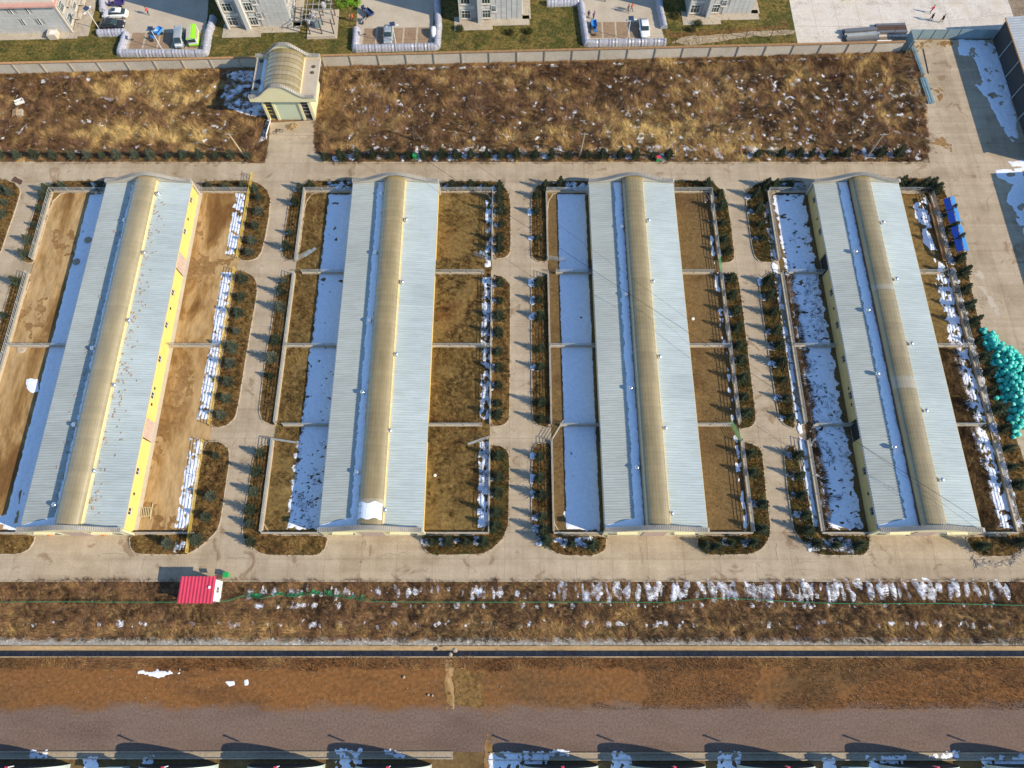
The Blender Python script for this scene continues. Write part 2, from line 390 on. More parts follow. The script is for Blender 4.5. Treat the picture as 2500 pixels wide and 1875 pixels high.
def tufts(name, regions, dens, L, W, pal, z=.0, lean=(.25, .9), seed=3, label=None, flow=.06, bias=None, mask=None, clump=1):
    """matted dry stems: one long narrow triangle each, lying with a drifting grain"""
    P = []
    rng = np.random.default_rng(seed)
    for poly in regions:
        xs = [p[0] for p in poly]; ys = [p[1] for p in poly]; A = (max(xs) - min(xs)) * (max(ys) - min(ys)); n = int(A * dens)
        x = rng.uniform(min(xs), max(xs), n); y = rng.uniform(min(ys), max(ys), n); k = inpoly(x, y, poly)
        if mask is not None: k &= mask(x, y)
        P.append(np.stack([x[k], y[k]], 1)[::clump])
    P = np.concatenate(P); nc = len(P); x, y = np.repeat(P[:, 0], clump), np.repeat(P[:, 1], clump); n = nc * clump
    th = np.repeat(2 * PI * 3.0 * fbm(P[:, 0], P[:, 1], flow, seed + 3, 3) + rng.normal(0, .5, nc) + 1.2, clump) + rng.normal(0, .22, n)
    cb = np.repeat(rng.uniform(.62, 1.42, nc) if clump > 1 else np.ones(nc), clump); ct = np.repeat(rng.normal(0, .12, nc) if clump > 1 else np.zeros(nc), clump)
    if clump > 1: x = x + rng.normal(0, .13, n); y = y + rng.normal(0, .13, n)
    ln = L * rng.uniform(.45, 1.25, n); el = rng.uniform(lean[0], lean[1], n); ww = W * rng.uniform(.5, 1.3, n)
    dx, dy, dz = np.cos(th) * np.cos(el) * ln, np.sin(th) * np.cos(el) * ln, np.sin(el) * ln
    z0 = np.full(n, z)
    v = np.empty((n, 3, 3)); px, py = -np.sin(th) * ww / 2, np.cos(th) * ww / 2
    v[:, 0] = np.stack([x - px, y - py, z0], 1); v[:, 1] = np.stack([x + px, y + py, z0 + ww * .4], 1)
    v[:, 2] = np.stack([x + dx, y + dy, z0 + dz], 1)
    t = np.clip(.40 + .8 * fbm(x, y, .10, seed + 9, 4) + 1.3 * fbm(x, y, .7, seed + 21, 3) + rng.normal(0, .09, n) + ct, 0, .999)
    if bias is not None: t = np.clip(t + bias(x, y), 0, .999)
    pal = np.array(pal); kf = t * (len(pal) - 1); k0 = kf.astype(int); fr = (kf - k0)[:, None]
    c = pal[k0] * (1 - fr) + pal[k0 + 1] * fr; c = c * rng.uniform(.75, 1.25, (n, 1)) * cb[:, None]
    me = bpy.data.meshes.new(name); me.vertices.add(n * 3); me.loops.add(n * 3); me.polygons.add(n)
    me.vertices.foreach_set('co', v.ravel()); me.loops.foreach_set('vertex_index', np.arange(n * 3))
    me.polygons.foreach_set('loop_start', np.arange(n) * 3); me.polygons.foreach_set('loop_total', np.full(n, 3))
    a = me.attributes.new('tint', 'FLOAT_COLOR', 'POINT')
    a.data.foreach_set('color', np.concatenate([np.repeat(c, 3, 0), np.ones((n * 3, 1))], 1).astype(np.float32).ravel())
    me.materials.append(M['blade']); me.update(); me.validate()
    return stuff(name, me, label)
def rect(x0, y0, x1, y1): return [(x0, y0), (x1, y0), (x1, y1), (x0, y1)]
def prism(poly, z0, z1, mb=None, m=0):
    mb = mb or MB(); n = len(poly)
    a = sum(poly[i][0] * poly[(i + 1) % n][1] - poly[(i + 1) % n][0] * poly[i][1] for i in range(n))
    if a < 0: poly = poly[::-1]
    mb.poly([(x, y, z1) for x, y in poly], m)
    for i in range(n):
        (ax, ay), (bx, by) = poly[i], poly[(i + 1) % n]
        mb.poly([(ax, ay, z0), (bx, by, z0), (bx, by, z1), (ax, ay, z1)], m)
    return mb

# ================================================================== GROUND
# the ground sheet leaves a slot for the drainage channel
CY0, CY1 = .70, 2.02                      # channel inner faces
mb = MB()
mb.poly([(-1500, CY1, 0), (1500, CY1, 0), (1500, 1800, 0), (-1500, 1800, 0)])
mb.poly([(-1500, -1200, 0), (1500, -1200, 0), (1500, CY0, 0), (-1500, CY0, 0)])
struct('ground', mb, M['ground'])
def slope(x): return -.0018 * x           # the bottom strips run very slightly off the road direction
# ---- beds (photo outline) -------------------------------------------------
BEDS = {
 'far west bed': [(0, 439), (18, 441), (36, 449), (48, 461), (50, 472), (38, 512), (18, 568), (0, 624), (-60, 640), (-80, 440)],
 'north bed west of the first barn': [(262, 442.5), (152, 442.5), (126, 451), (108, 463), (94, 490), (83, 525), (72, 557), (60, 602), (54, 626), (55, 636), (63, 641), (84, 643), (133, 470), (262, 470)],
 'middle bed west of the first barn': [(78, 676), (56, 675), (42, 682), (29, 694), (0, 797), (-60, 1000), (-40, 1000), (7, 860), (40, 775)],
 'south bed west of the first barn': [(-30, 1304), (86, 1307), (82, 1324), (71, 1341), (49, 1352), (-30, 1354)],
 'north bed east of the first barn': [(494, 443), (605, 441), (629, 447), (650, 462), (660, 485), (656, 532), (647, 582), (638, 617), (626, 632), (606, 638), (583, 633), (597, 560), (611, 471), (494, 471)],
 'middle bed east of the first barn': [(577, 660), (600, 665), (618, 675), (627, 692), (627, 720), (605, 843), (582, 987), (574, 1020), (556, 1037), (536, 1044), (514, 1040), (551, 833)],
 'south bed east of the first barn': [(500, 1078), (541, 1081), (558, 1097), (560, 1127), (549, 1200), (538, 1274), (529, 1297), (499, 1327), (470, 1346), (455, 1354), (338, 1353), (321, 1341), (317, 1306), (463, 1306)],
 'north bed west of the second barn': [(861, 442), (764, 442), (732, 455), (714, 474), (706, 503), (697, 562), (690, 610), (690, 624), (703, 635), (728, 635), (748, 470.5), (861, 470.5)],
 'middle bed west of the second barn': [(717, 670), (700, 671), (688, 676), (678, 691), (663, 811), (656, 833), (642, 936), (634, 1007), (642, 1028), (664, 1038), (674, 1038)],
 'south bed west of the second barn': [(664, 1087), (641, 1088), (622, 1109), (606, 1206), (594, 1279), (594, 1309), (603, 1326), (630, 1347), (650, 1355), (776, 1356), (794, 1338), (800, 1308), (636, 1308)],
 'north bed east of the second barn': [(1078, 450), (1088, 443), (1205, 443), (1226, 453), (1240, 470), (1246, 494), (1246, 616), (1234, 629), (1206, 634), (1207, 470.5), (1076, 470.5)],
 'middle bed east of the second barn': [(1206, 672), (1226, 676), (1239, 686), (1245, 700), (1245, 760), (1243, 1022), (1235, 1034), (1221, 1040), (1198, 1041)],
 'south bed east of the second barn': [(1197, 1088), (1221, 1089), (1236, 1099), (1243, 1112), (1241, 1279), (1226, 1317), (1200, 1340), (1176, 1353), (1055, 1355), (1036, 1340), (1030, 1308), (1195, 1308)],
 'north bed west of the third barn': [(1441, 442), (1332, 443), (1309, 457), (1298, 476), (1297, 628), (1312, 638), (1336, 641), (1336, 470.5), (1441, 470.5)],
 'middle bed west of the third barn': [(1338, 672), (1314, 677), (1301, 687), (1298, 700), (1298, 760), (1300, 1025), (1314, 1039), (1344, 1045)],
 'south bed west of the third barn': [(1347, 1081), (1312, 1084), (1300, 1096), (1298, 1279), (1314, 1317), (1348, 1345), (1376, 1356), (1453, 1356), (1476, 1343), (1481, 1309), (1350, 1309)],
 'north bed east of the third barn': [(1646, 442), (1736, 443), (1762, 468), (1776, 497), (1792, 618), (1790, 633), (1781, 641), (1757, 642), (1736, 470.5), (1648, 470.5)],
 'middle bed east of the third barn': [(1761, 670), (1797, 670), (1803, 690), (1810, 740), (1828, 883), (1844, 1020), (1841, 1033), (1832, 1043), (1804, 1048), (1782, 840)],
 'south bed east of the third barn': [(1808, 1080), (1834, 1084), (1853, 1094), (1860, 1108), (1870, 1220), (1880, 1282), (1876, 1314), (1859, 1340), (1832, 1353), (1724, 1355), (1704, 1335), (1703, 1309), (1834, 1309)],
 'north bed west of the fourth barn': [(1969, 470), (1967, 456), (1957, 443), (1872, 442), (1843, 452), (1825, 467), (1821, 480), (1826, 530), (1836, 600), (1843, 628), (1855, 639), (1889, 643), (1870, 470)],
 'middle bed west of the fourth barn': [(1893, 664), (1870, 672), (1854, 688), (1858, 740), (1880, 883), (1902, 1022), (1916, 1037), (1942, 1049)],
 'south bed west of the fourth barn': [(1937, 1087), (1920, 1096), (1914, 1112), (1924, 1206), (1938, 1294), (1959, 1323), (1988, 1349), (2010, 1356), (2108, 1355), (2119, 1341), (2122, 1308), (1996, 1308)],
 'long bed east of the fourth barn': [(2186, 436), (2276, 437), (2300, 457), (2322, 510), (2345, 583), (2367, 691), (2384, 770), (2406, 838), (2447, 981), (2478, 1067), (2500, 1130), (2520, 1200), (2524, 1290), (2500, 1335), (2470, 1358), (2397, 1358), (2373, 1344), (2355, 1310), (2492, 1310), (2416, 1047), (2363, 848), (2320, 682), (2304, 619), (2262, 472), (2194, 472)],
}
BW = {k: gp(v) for k, v in BEDS.items()}
def smooth_poly(p, it=1):
    for _ in range(it):
        q = []
        for i in range(len(p)):
            a, b = p[i], p[(i + 1) % len(p)]; q += [(a[0] * .85 + b[0] * .15, a[1] * .85 + b[1] * .15), (a[0] * .15 + b[0] * .85, a[1] * .15 + b[1] * .85)]
        p = q
    return p
for nm, poly in BW.items():
    p = smooth_poly(poly, 2); n = len(p)
    root = struct('planting_bed', prism(p, .0, .13), M['bed'])
    a = sum(p[i][0] * p[(i + 1) % n][1] - p[(i + 1) % n][0] * p[i][1] for i in range(n))
    if a < 0: p = p[::-1]
    mb = MB(); off = []
    for i in range(n):
        d = mathutils.Vector((p[(i + 1) % n][0] - p[i - 1][0], p[(i + 1) % n][1] - p[i - 1][1])).normalized(); off.append((d.y, -d.x))
    for i in range(n):
        j = (i + 1) % n
        A, B = p[i], p[j]; A2 = (A[0] + off[i][0] * .13, A[1] + off[i][1] * .13); B2 = (B[0] + off[j][0] * .13, B[1] + off[j][1] * .13)
        mb.poly([(*A, .16), (*A2, .16), (*B2, .16), (*B, .16)]); mb.poly([(*A2, .0), (*B2, .0), (*B2, .16), (*A2, .16)]); mb.poly([(*A, .12), (*A, .16), (*B, .16), (*B, .12)])
    part('kerb', mb, M['kerb'], root)
# ---- concrete roads: base sheet with recessed joints, each slab a piece ----
slabmesh = {}
def slabs(root, xs, ys, mat='slab', skip=True):
    for i in range(len(xs) - 1):
        for j in range(len(ys) - 1):
            x0, x1, y0, y1 = xs[i], xs[i + 1], ys[j], ys[j + 1]; cx, cy = (x0 + x1) / 2, (y0 + y1) / 2
            if skip:
                t = np.array([[x0 + .2, y0 + .2], [x1 - .2, y0 + .2], [x0 + .2, y1 - .2], [x1 - .2, y1 - .2], [cx, cy]])
                if any(inpoly(t[:, 0], t[:, 1], p).all() for p in BW.values()): continue
            k = (round(x1 - x0, 2), round(y1 - y0, 2), mat)
            if k not in slabmesh: slabmesh[k] = MB().box((0, 0, 0), (k[0] - .025, k[1] - .025, .035)).mesh('slab', M[mat])
            link('slab', slabmesh[k], root, (cx, cy, .0325 + R.uniform(-.004, .004)))
def road(name, x0, y0, x1, y1, nx, ny, mat='slab'):
    o = struct(name, MB().poly([(x0, y0, .012), (x1, y0, .012), (x1, y1, .012), (x0, y1, .012)]), M['joint'])
    slabs(o, list(np.linspace(x0, x1, nx + 1)), list(np.linspace(y0, y1, ny + 1)), mat); return o
road('road', -112, 76.2, 72, 80.05, 37, 1)
r0 = struct('road', MB().poly([(-100, 10.4, .012), (88, 10.4, .012), (88, 16.9, .012), (-100, 16.9, .012)]), M['joint'])
slabs(r0, list(np.linspace(-100, 88, 39)), [10.4, 13.25, 16.9])
VR = [(-37.75, -40.9, -44.6, -35.0), (0, 0, 0, 0)]
for xs in ([-44.4, -40.85, -37.6, -34.9], [-3.3, -.35, 3.0, 5.8], [33.5, 36.3, 39.4, 43.3], [-88, -84.5, -81.0, -77.6]):
    r0 = struct('road', MB().poly([(xs[0], 16.9, .012), (xs[-1], 16.9, .012), (xs[-1], 76.2, .012), (xs[0], 76.2, .012)]), M['joint'])
    slabs(r0, xs, list(np.linspace(16.9, 76.2, 14)))
r0 = struct('concrete_yard', MB().poly([(63.7, 16.9, .012), (98, 16.9, .012), (98, 76.2, .012), (63.7, 76.2, .012)]), M['joint'])
slabs(r0, list(np.linspace(66.2, 98.2, 9)), list(np.linspace(16.9, 76.2, 14)))
r0 = struct('concrete_yard', MB().poly([(70, 76.2, .012), (100, 76.2, .012), (100, 108.3, .012), (70, 108.3, .012)]), M['joint'])
slabs(r0, [72, 76, 80, 84, 88, 92, 96, 100], list(np.linspace(76.2, 108.2, 9)))
# north edge strip of the barns (between gable and road)
for a, b in ((-67.2, -52.2), (-26.5, -11.7), (12.3, 27.0), (49.2, 64.0)):
    r0 = struct('apron', MB().poly([(a - .5, 73.6, .012), (b + .5, 73.6, .012), (b + .5, 76.2, .012), (a - .5, 76.2, .012)]), M['joint'])
    slabs(r0, list(np.linspace(a - .5, b + .5, 4)), [73.7, 76.2])
# kerb lines of the road edges
struct('kerb', MB().box((-71.5, 80.15, .07), (52.5, .15, .14)).box((19, 80.15, .07), (103.5, .15, .14)), M['kerb'])
struct('kerb', MB().box((0, 10.3, .07), (260, .16, .14)), M['kerb'])
# ---- top field -------------------------------------------------------------
FL = [(-98, 80.2)] + gp([(644, 397), (650, 360), (652, 300), (655, 265), (648, 165)]) + [(-98, 99.9)]
FRr = gp([(808, 397), (772, 370), (764, 345), (768, 294), (790, 190), (795, 166), (1110, 161), (1700, 143), (2200, 127), (2229, 118), (2247, 188), (2262, 250), (2261, 294), (2271, 353), (2262, 387), (2226, 397)])
struct('field_soil', prism(FL, 0, .03), M['weedsoil']); struct('field_soil', prism(FRr, 0, .03), M['weedsoil'])
# gate drive
GD = gp([(646, 398), (656, 350), (660, 300), (768, 294), (765, 347), (772, 370), (808, 398)])
o = struct('driveway', prism(GD, 0, .036), M['slab'])
# ---- lawn with plots north of the wall -------------------------------------
LA = [(-140, 98.5), (53.4, 104.7), (53.4, 150), (-140, 150)]
def wy(x): return 102.45 + .0315 * (x + 15)   # line of the boundary wall
LA = [(-160, wy(-160) + .2), (53.3, wy(53.3) + .2), (53.3, 160), (-160, 160)]
struct('lawn', prism(LA, 0, .02), M['lawn'])
o = struct('concrete_yard', prism([(53.3, wy(53) + .2), (73.5, wy(73.5) + .2), (74, 108.5), (120, 108.6), (120, 170), (53.5, 170)], 0, .016), M['joint'])
for i in range(10):
    for j in range(9):
        x = 55.3 + i * 4.2; y = 106.9 + j * 4.2
        if y > wy(x) + 2 and (x < 72 or y > 110.5):
            k = ('w',)
            if k not in slabmesh: slabmesh[k] = MB().box((0, 0, 0), (4.17, 4.17, .035)).mesh('slab', M['whitelot'])
            link('slab', slabmesh[k], o, (x, y, .034 + R.uniform(-.003, .003)))
LOTS = [gp([(246, -60), (250, 75), (312, 77), (306, 124), (492, 124), (507, 40), (512, -60)]),
        gp([(878, -60), (870, 62), (876, 112), (1056, 110), (1062, -60)]),
        gp([(1420, -60), (1428, 52), (1436, 97), (1622, 95), (1606, 40), (1590, -60)])]
for L in LOTS: struct('parking_plot', prism(L, 0, .03), M['plot'])
def bays(p, n, w, d):
    """brick-paved bays laid side by side on the plot; each bay is a piece"""
    pass
bay = {}
for (ax, ay), (bx, by), n in ((g(312, 121), g(490, 120), 5), (g(884, 110), g(1050, 107), 5), (g(1440, 94), g(1570, 94), 4)):
    root = struct('parking_bays', MB().box(((ax + bx) / 2, (ay + by) / 2 + 2.1, .034), (abs(bx - ax), 4.2, .012)), M['kerb'])
    for i in range(n):
        t = (i + .5) / n; wd = (bx - ax) / n - .35
        k = round(wd, 2)
        if k not in bay: bay[k] = MB().box((0, 0, 0), (k, 3.95, .02)).mesh('paving', M['brickpave'])
        link('bay_paving', bay[k], root, (ax + (bx - ax) * t, ay + (by - ay) * t + 2.1, .048))
# tracks on the grass
patch('dirt_path', gp([(1700, 110), (1640, 104), (1660, 92), (1800, 80), (1945, 72), (1940, 84), (1840, 90), (1760, 100)]), .045, M['track'], .5, .5, seed=4)
patch('dirt_path', gp([(1620, 72), (1650, 80), (1770, 72), (1920, 63), (1930, 68), (1800, 78), (1700, 92), (1640, 92)]), .038, M['bed'], .6, .4, seed=9)
# ---- bottom strips ----------------------------------------------------------
XB = (-95, 95)
def strip(name, ya, yb, z, mat, amp=.25, sc=.4, seed=1, st=.35):
    pts = [(XB[0], ya), (XB[1], ya), (XB[1], yb), (XB[0], yb)]
    return patch(name, pts, z, mat, amp, sc, st, seed=seed)
strip('weed_bank', 2.6, 10.2, .012, M['weedsoil'], .0, seed=2, st=1.0)
strip('mortar_strip', 2.12, 2.95, .03, M['greyband'], .12, .8, 3, .2)
strip('bare_soil', -10.6, .45, .008, M['redsoil'], .0, seed=4, st=1.0)
strip('bare_soil', -30, -10.6, .01, M['yardbrown'], .1, seed=7, st=1.0)
# drainage channel: floor, two walls, coping
root = struct('drainage_channel', MB().poly([(-400, CY0, -1.3), (400, CY0, -1.3), (400, CY1, -1.3), (-400, CY1, -1.3)]), M['wet'])
mb = MB(); 
for i in range(-20, 20):
    x = i * 5.0
    mb.box((x + 2.5, CY1 + .03, -.65), (4.97, .12, 1.36))
part('side_wall', mb, M['chan'], root)
mb = MB()
for i in range(-20, 20): mb.box((i * 5.0 + 2.5, CY0 - .06, -.63), (4.97, .14, 1.40))
part('side_wall', mb, M['chan'], root)
# paler floor strip along the north side, sunlit tone put into its colour
part('lit_floor', MB().poly([(-400, CY0 + .66, -1.27), (400, CY0 + .66, -1.27), (400, CY1 - .03, -1.12), (-400, CY1 - .03, -1.12)]), M['chan'], root)
# ---- yards -------------------------------------------------------------------
YARDS = [('sandy_yard', rect(-77.5, 17.2, -66.4, 74.0), 'sand'), ('sandy_yard', rect(-53.1, 17.2, -44.3, 74.0), 'sand'),
         ('sandy_yard', rect(-120, 17.2, -88, 76), 'bed'),
         ('earth_yard', rect(-34.95, 17.0, -25.8, 73.9), 'yardgrass'), ('earth_yard', rect(-12.4, 17.0, -3.25, 73.9), 'yardgrass'),
         ('earth_yard', rect(5.85, 17.0, 13.0, 73.9), 'yardbrown'), ('earth_yard', rect(26.2, 17.0, 33.45, 73.9), 'yardbrown'),
         ('earth_yard', rect(43.35, 17.0, 50.0, 73.9), 'yardbrown'), ('earth_yard', rect(63.2, 17.0, 71.5, 73.9), 'yardgrass')]
for n_, p, m in YARDS: struct(n_, prism(p, 0, .06), M[m])
patch('apron_strip', rect(-53.0, 17.2, -52.35, 73.9), .085, M['parapetl'], .08, 1.0, .2, seed=31)
# wet and trodden areas of the two sandy yards: earth of another colour lying on the surface
DK = [gp([(430, 480), (470, 470), (495, 520), (490, 600), (520, 640), (560, 640), (560, 655), (490, 670), (440, 760), (420, 830), (400, 830), (415, 700)]),
      gp([(350, 1010), (400, 960), (460, 880), (480, 960), (430, 1040), (410, 1100), (350, 1180), (330, 1240), (345, 1100)]),
      gp([(120, 560), (170, 560), (180, 620), (130, 640)]), gp([(55, 760), (110, 740), (120, 840), (60, 830)]), gp([(350, 1240), (430, 1230), (440, 1290), (370, 1295)])]
for i, p in enumerate(DK): patch('damp_earth', p, .066, M['damp'], 2.4, .45, .14, seed=50 + i, thr=(.02, .9))
# ---- snow --------------------------------------------------------------------
def snow(name_seed, poly, z=.07, amp=.35, sc=1.6, holes=None, st=.13, taper=0, relief=.07):
    xs = [p[0] for p in poly]; ys = [p[1] for p in poly]
    def fn(X, Y):
        d = psdf(X, Y, poly)
        f = d + amp * 2 * fbm(X, Y, sc, name_seed, 3)
        if holes:
            a, s2, str_ = holes
            f = np.minimum(f, (a - 1.25 * fbm(X, Y * str_, s2, name_seed + 31, 2 if s2 >= 1.3 else 3) - .22 * taper * np.clip(1 - d / .8, 0, 1)) * .9)
        return f
    me = march('snow', min(xs) - .4, max(xs) + .4, min(ys) - .4, max(ys) + .4, st, fn, z, M['snow'], relief, .4)
    if me is None: return
    o = link('snow', me); o['kind'] = 'stuff'; return o
snow(1, rect(-71.3, 17.4, -66.9, 73.6), amp=.18, sc=1.4, holes=(.40, .8, .35))
snow(2, gp([(64, 925), (92, 925), (96, 955), (80, 962), (66, 950)]), z=.09, amp=.2)
snow(3, rect(-72.6, 17.2, -66.9, 19.2), amp=.7, sc=1.3, holes=(.10, 1.2, 1))
snow(4, rect(-30.9, 45.3, -26.3, 73.6), amp=.3, sc=1.6, holes=(.36, .7, 1))
snow(5, rect(-31.1, 30.0, -26.3, 45.2), amp=.4, sc=1.6, holes=(.36, 1.6, 1))
snow(6, rect(-31.5, 17.3, -26.3, 30.3), amp=.7, sc=1.5, holes=(.24, 1.9, 2))
snow(7, rect(7.65, 17.3, 12.35, 73.6), amp=.15, sc=1.8, holes=(.42, .7, 1))
snow(8, rect(7.4, 17.2, 12.2, 19.8), amp=.5, sc=1.8, holes=(.16, 1.3, 1))
snow(9, rect(44.2, 17.4, 49.1, 73.5), amp=.6, sc=1.2, holes=(.30, 1.3, 2.0))
snow(10, rect(43.5, 18, 45.4, 30), amp=.6, sc=1.1, holes=(.03, 1.0, 1.5), taper=1)
snow(11, rect(-46.7, 62, -45.0, 73.8), amp=.25, holes=(0.26, 1.9, .8), taper=.5, st=.09)
snow(12, rect(-46.7, 33.5, -44.9, 58.5), amp=.3, holes=(0.29, 1.9, .8), taper=.5, st=.09)
snow(13, rect(-47.2, 17.5, -45.2, 30.5), amp=.3, holes=(0.26, 1.9, .8), taper=.5, st=.09)
snow(14, rect(-4.8, 17.6, -3.3, 30), amp=.35, sc=1.4, holes=(0.27, 1.9, .8), taper=.5, st=.09)
snow(15, rect(-4.7, 33.5, -3.45, 57.5), amp=.3, sc=1.3, holes=(0.21, 1.9, .8), taper=.5, st=.09)
snow(16, rect(-4.4, 59.5, -3.45, 73), amp=.25, sc=1.3, holes=(0.16, 1.9, .8), taper=.5, st=.09)
snow(17, rect(32.5, 17.5, 33.2, 73.5), amp=.3, sc=.9, holes=(.06, 1.8, .6), taper=1)
snow(18, rect(42.1, 17.5, 42.9, 72), z=.14, amp=.35, sc=.8, holes=(0.17, 1.9, .8), taper=.5, st=.09)
snow(19, rect(68.6, 58, 70.0, 73), amp=.4, sc=1.0, holes=(.10, 1.5, .7), taper=1)
snow(20, rect(67.9, 17.6, 70.2, 58), amp=.6, sc=.7, holes=(0.18, 1.9, .8), taper=.5, st=.09)
snow(21, gp([(2228, 498), (2248, 494), (2264, 520), (2272, 556), (2248, 550), (2232, 530)]), amp=.4, sc=1.6, holes=(.2, 2.2, 1))
snow(22, gp([(2250, 560), (2262, 556), (2285, 610), (2270, 612), (2252, 590)]), amp=.3, sc=1.6)
snow(23, rect(70.7, 17.6, 71.6, 70), z=.14, amp=.4, sc=.8, holes=(0.14, 1.9, .8), taper=.5, st=.09)
# north beds: snow in the shade of the gable ends
snow(24, gp([(800, 446), (858, 444), (858, 466), (800, 468)]), z=.14, amp=.3, sc=1.5, holes=(.15, 1.4, 1))
snow(25, gp([(1352, 446), (1438, 444), (1438, 467), (1345, 468)]), z=.14, amp=.4, sc=1.2, holes=(.08, 1.5, 1))
snow(26, gp([(1880, 446), (1964, 446), (1966, 467), (1870, 468)]), z=.14, amp=.4, sc=1.2, holes=(.1, 1.4, 1))
snow(27, gp([(222, 446), (262, 444), (258, 478), (232, 478)]), z=.14, amp=.3, sc=1.6, holes=(.1, 1.4, 1))
# south beds
snow(28, gp([(430, 1325), (462, 1318), (458, 1352), (425, 1350)]), z=.14, amp=.4, sc=1.3, holes=(.08, 2, 1))
snow(29, gp([(1355, 1315), (1440, 1312), (1438, 1335), (1360, 1338)]), z=.14, amp=.5, sc=1.0, holes=(.06, 1.6, 1))
snow(30, gp([(1968, 1315), (2080, 1312), (2080, 1350), (1975, 1345)]), z=.14, amp=.5, sc=1.0, holes=(.0, 1.6, 1))
# gatehouse shade
snow(31, gp([(560, 172), (636, 172), (655, 215), (650, 283), (610, 284), (545, 258), (540, 240)]), z=.07, amp=.4, sc=.9, holes=(.22, 1.1, 1.4), relief=.2)
snow(32, gp([(648, 300), (656, 290), (652, 340), (630, 350)]), z=.05, amp=.25, sc=1.4)
# east yard, shade of the hall
snow(33, gp([(2338, 96), (2400, 98), (2425, 110), (2445, 150), (2462, 210), (2480, 290), (2487, 345), (2470, 347), (2440, 300), (2405, 235), (2375, 205), (2398, 200), (2388, 165), (2375, 142), (2340, 135)]), z=.05, amp=.35, sc=.8, holes=(.2, .8, 1))
snow(34, gp([(2433, 418), (2520, 405), (2560, 600), (2500, 575), (2470, 520), (2458, 492), (2475, 450), (2436, 444)]), z=.05, amp=.5, sc=.5, holes=(.1, .5, 1))
snow(35, gp([(2460, 395), (2530, 385), (2540, 410), (2470, 408)]), z=.05, amp=.3, sc=1)
# foot of the boundary wall and the fence line in the bottom bank
for k, (a, b) in enumerate(((-94, -46), (-32, 30), (30, 66))):
    snow(40 + k, [(a, wy(a) - 1.4), (b, wy(b) - 1.4), (b, wy(b) - .95), (a, wy(a) - .95)], z=.04, amp=.3, sc=.7, holes=(-.02 if k == 0 else .05, .6, 1))
snow(50, [(-36, 7.9), (4, 7.9), (4, 9.7), (-36, 9.7)], z=.06, amp=.5, sc=.9, holes=(-.045, 1.6, .4), relief=.1, st=.11, taper=1)
snow(51, [(4, 7.6), (68, 7.6), (68, 10.6), (4, 10.4)], z=.06, amp=.45, sc=.8, holes=(.035, 1.5, .3), relief=.12, st=.11, taper=1)
snow(52, [(-70, 4.2), (68, 4.2), (68, 5.2), (-70, 5.2)], z=.05, amp=.4, sc=1.2, holes=(-.07, 1.8, .6), relief=.1, taper=1)
snow(53, [(-36, 6.7), (68, 6.7), (68, 7.5), (-36, 7.5)], z=.05, amp=.4, sc=1.4, holes=(-.04, 2.0, .35), relief=.1, taper=1)
snow(54, gp([(330, 1640), (380, 1636), (440, 1636), (437, 1645), (395, 1650), (388, 1658), (365, 1655)]), z=.03, amp=.5, sc=1.3, holes=(.12, 1.8, 1))
snow(55, gp([(549, 1664), (572, 1663), (573, 1672), (560, 1676)]), z=.03, amp=.08); snow(56, gp([(596, 1660), (606, 1659), (608, 1672), (597, 1675)]), z=.03, amp=.08)
# top field flecks, thicker to the east
snow(60, [(-95, 82), (-47, 82), (-47, 99), (-95, 99)], z=.06, amp=.3, holes=(-.30, 1.3, 1), relief=.1, st=.14)
snow(61, [(-30, 82), (20, 82), (20, 99), (-30, 99)], z=.06, amp=.3, holes=(-.275, 1.5, .8), relief=.1, st=.14)
snow(62, [(20, 82), (72, 82), (72, 100), (20, 100)], z=.06, amp=.3, holes=(-.215, 1.6, .8), relief=.12, st=.14)
snow(63, [(-30, 80.6), (71, 80.6), (71, 84), (-30, 84)], z=.06, amp=.3, holes=(-.06, 1.2, .8), relief=.1, st=.16, taper=1)
# between the tunnels and on the drain
for k, (a, b, c) in enumerate(((820, 875, 1830), (1195, 1268, 1836), (1278, 1330, 1836), (1490, 1535, 1838), (1340, 1384, 1832), (1748, 1800, 1838), (2395, 2500, 1846), (2118, 2200, 1846), (2270, 2330, 1836), (368, 352, 1848), (205, 232, 1850), (2010, 2032, 1855), (940, 975, 1832), (75, 105, 1832))):
    a, b = min(a, b), max(a, b) + 8
    snow(70 + k, gp([(a, c), (b, c), (b, 1885), (a, 1885)]) if k not in (4, 12, 13, 8) else gp([(a, c), (b, c), (b, 1848), (a, 1848)]), z=.05, amp=.55, sc=1.4, holes=(.17, 2.0, 1), st=.1)

# ================================================================== BARNS
BX = [(-66.7, -52.7), (-26.15, -12.1), (12.65, 26.5), (49.65, 63.6)]
YS, YN = 16.55, 73.6
EV, SLOPE = 3.25, .10                      # eave height, roof pitch (rise per metre)
def corr_sheet(w, l0, l1, pitch=.38):
    """corrugated sheet, w long along y, sloping from x=l0 (eave) to x=l1"""
    mb = MB(); n = int(round(w / pitch)); st = w / n; prof = []
    for i in range(n):
        y = i * st; prof += [(y, 0), (y + st * .5, 0), (y + st * .62, .052), (y + st * .88, .052)]
    prof.append((w, 0))
    z0 = EV; z1 = EV + SLOPE * abs(l1 - l0)
    for i in range(len(prof) - 1):
        (ya, da), (yb, db) = prof[i], prof[i + 1]
        P = [(l0, ya, z0 + da), (l1, ya, z1 + da), (l1, yb, z1 + db), (l0, yb, z0 + db)]
        mb.poly(P if l0 > l1 else P[::-1])
    return mb
HW = 7.0; CURB = 1.66; ZC = EV + SLOPE * (HW - CURB)      # roof height at the skylight curb
NS = 15; SHW = (YN - YS - .5) / NS
shw = corr_sheet(SHW, -HW, -CURB).mesh('roof_sheet', M['roof']); she = corr_sheet(SHW, HW, CURB).mesh('roof_sheet', M['rooflit'])
NP = 60; PW = (YN - YS - .5) / NP
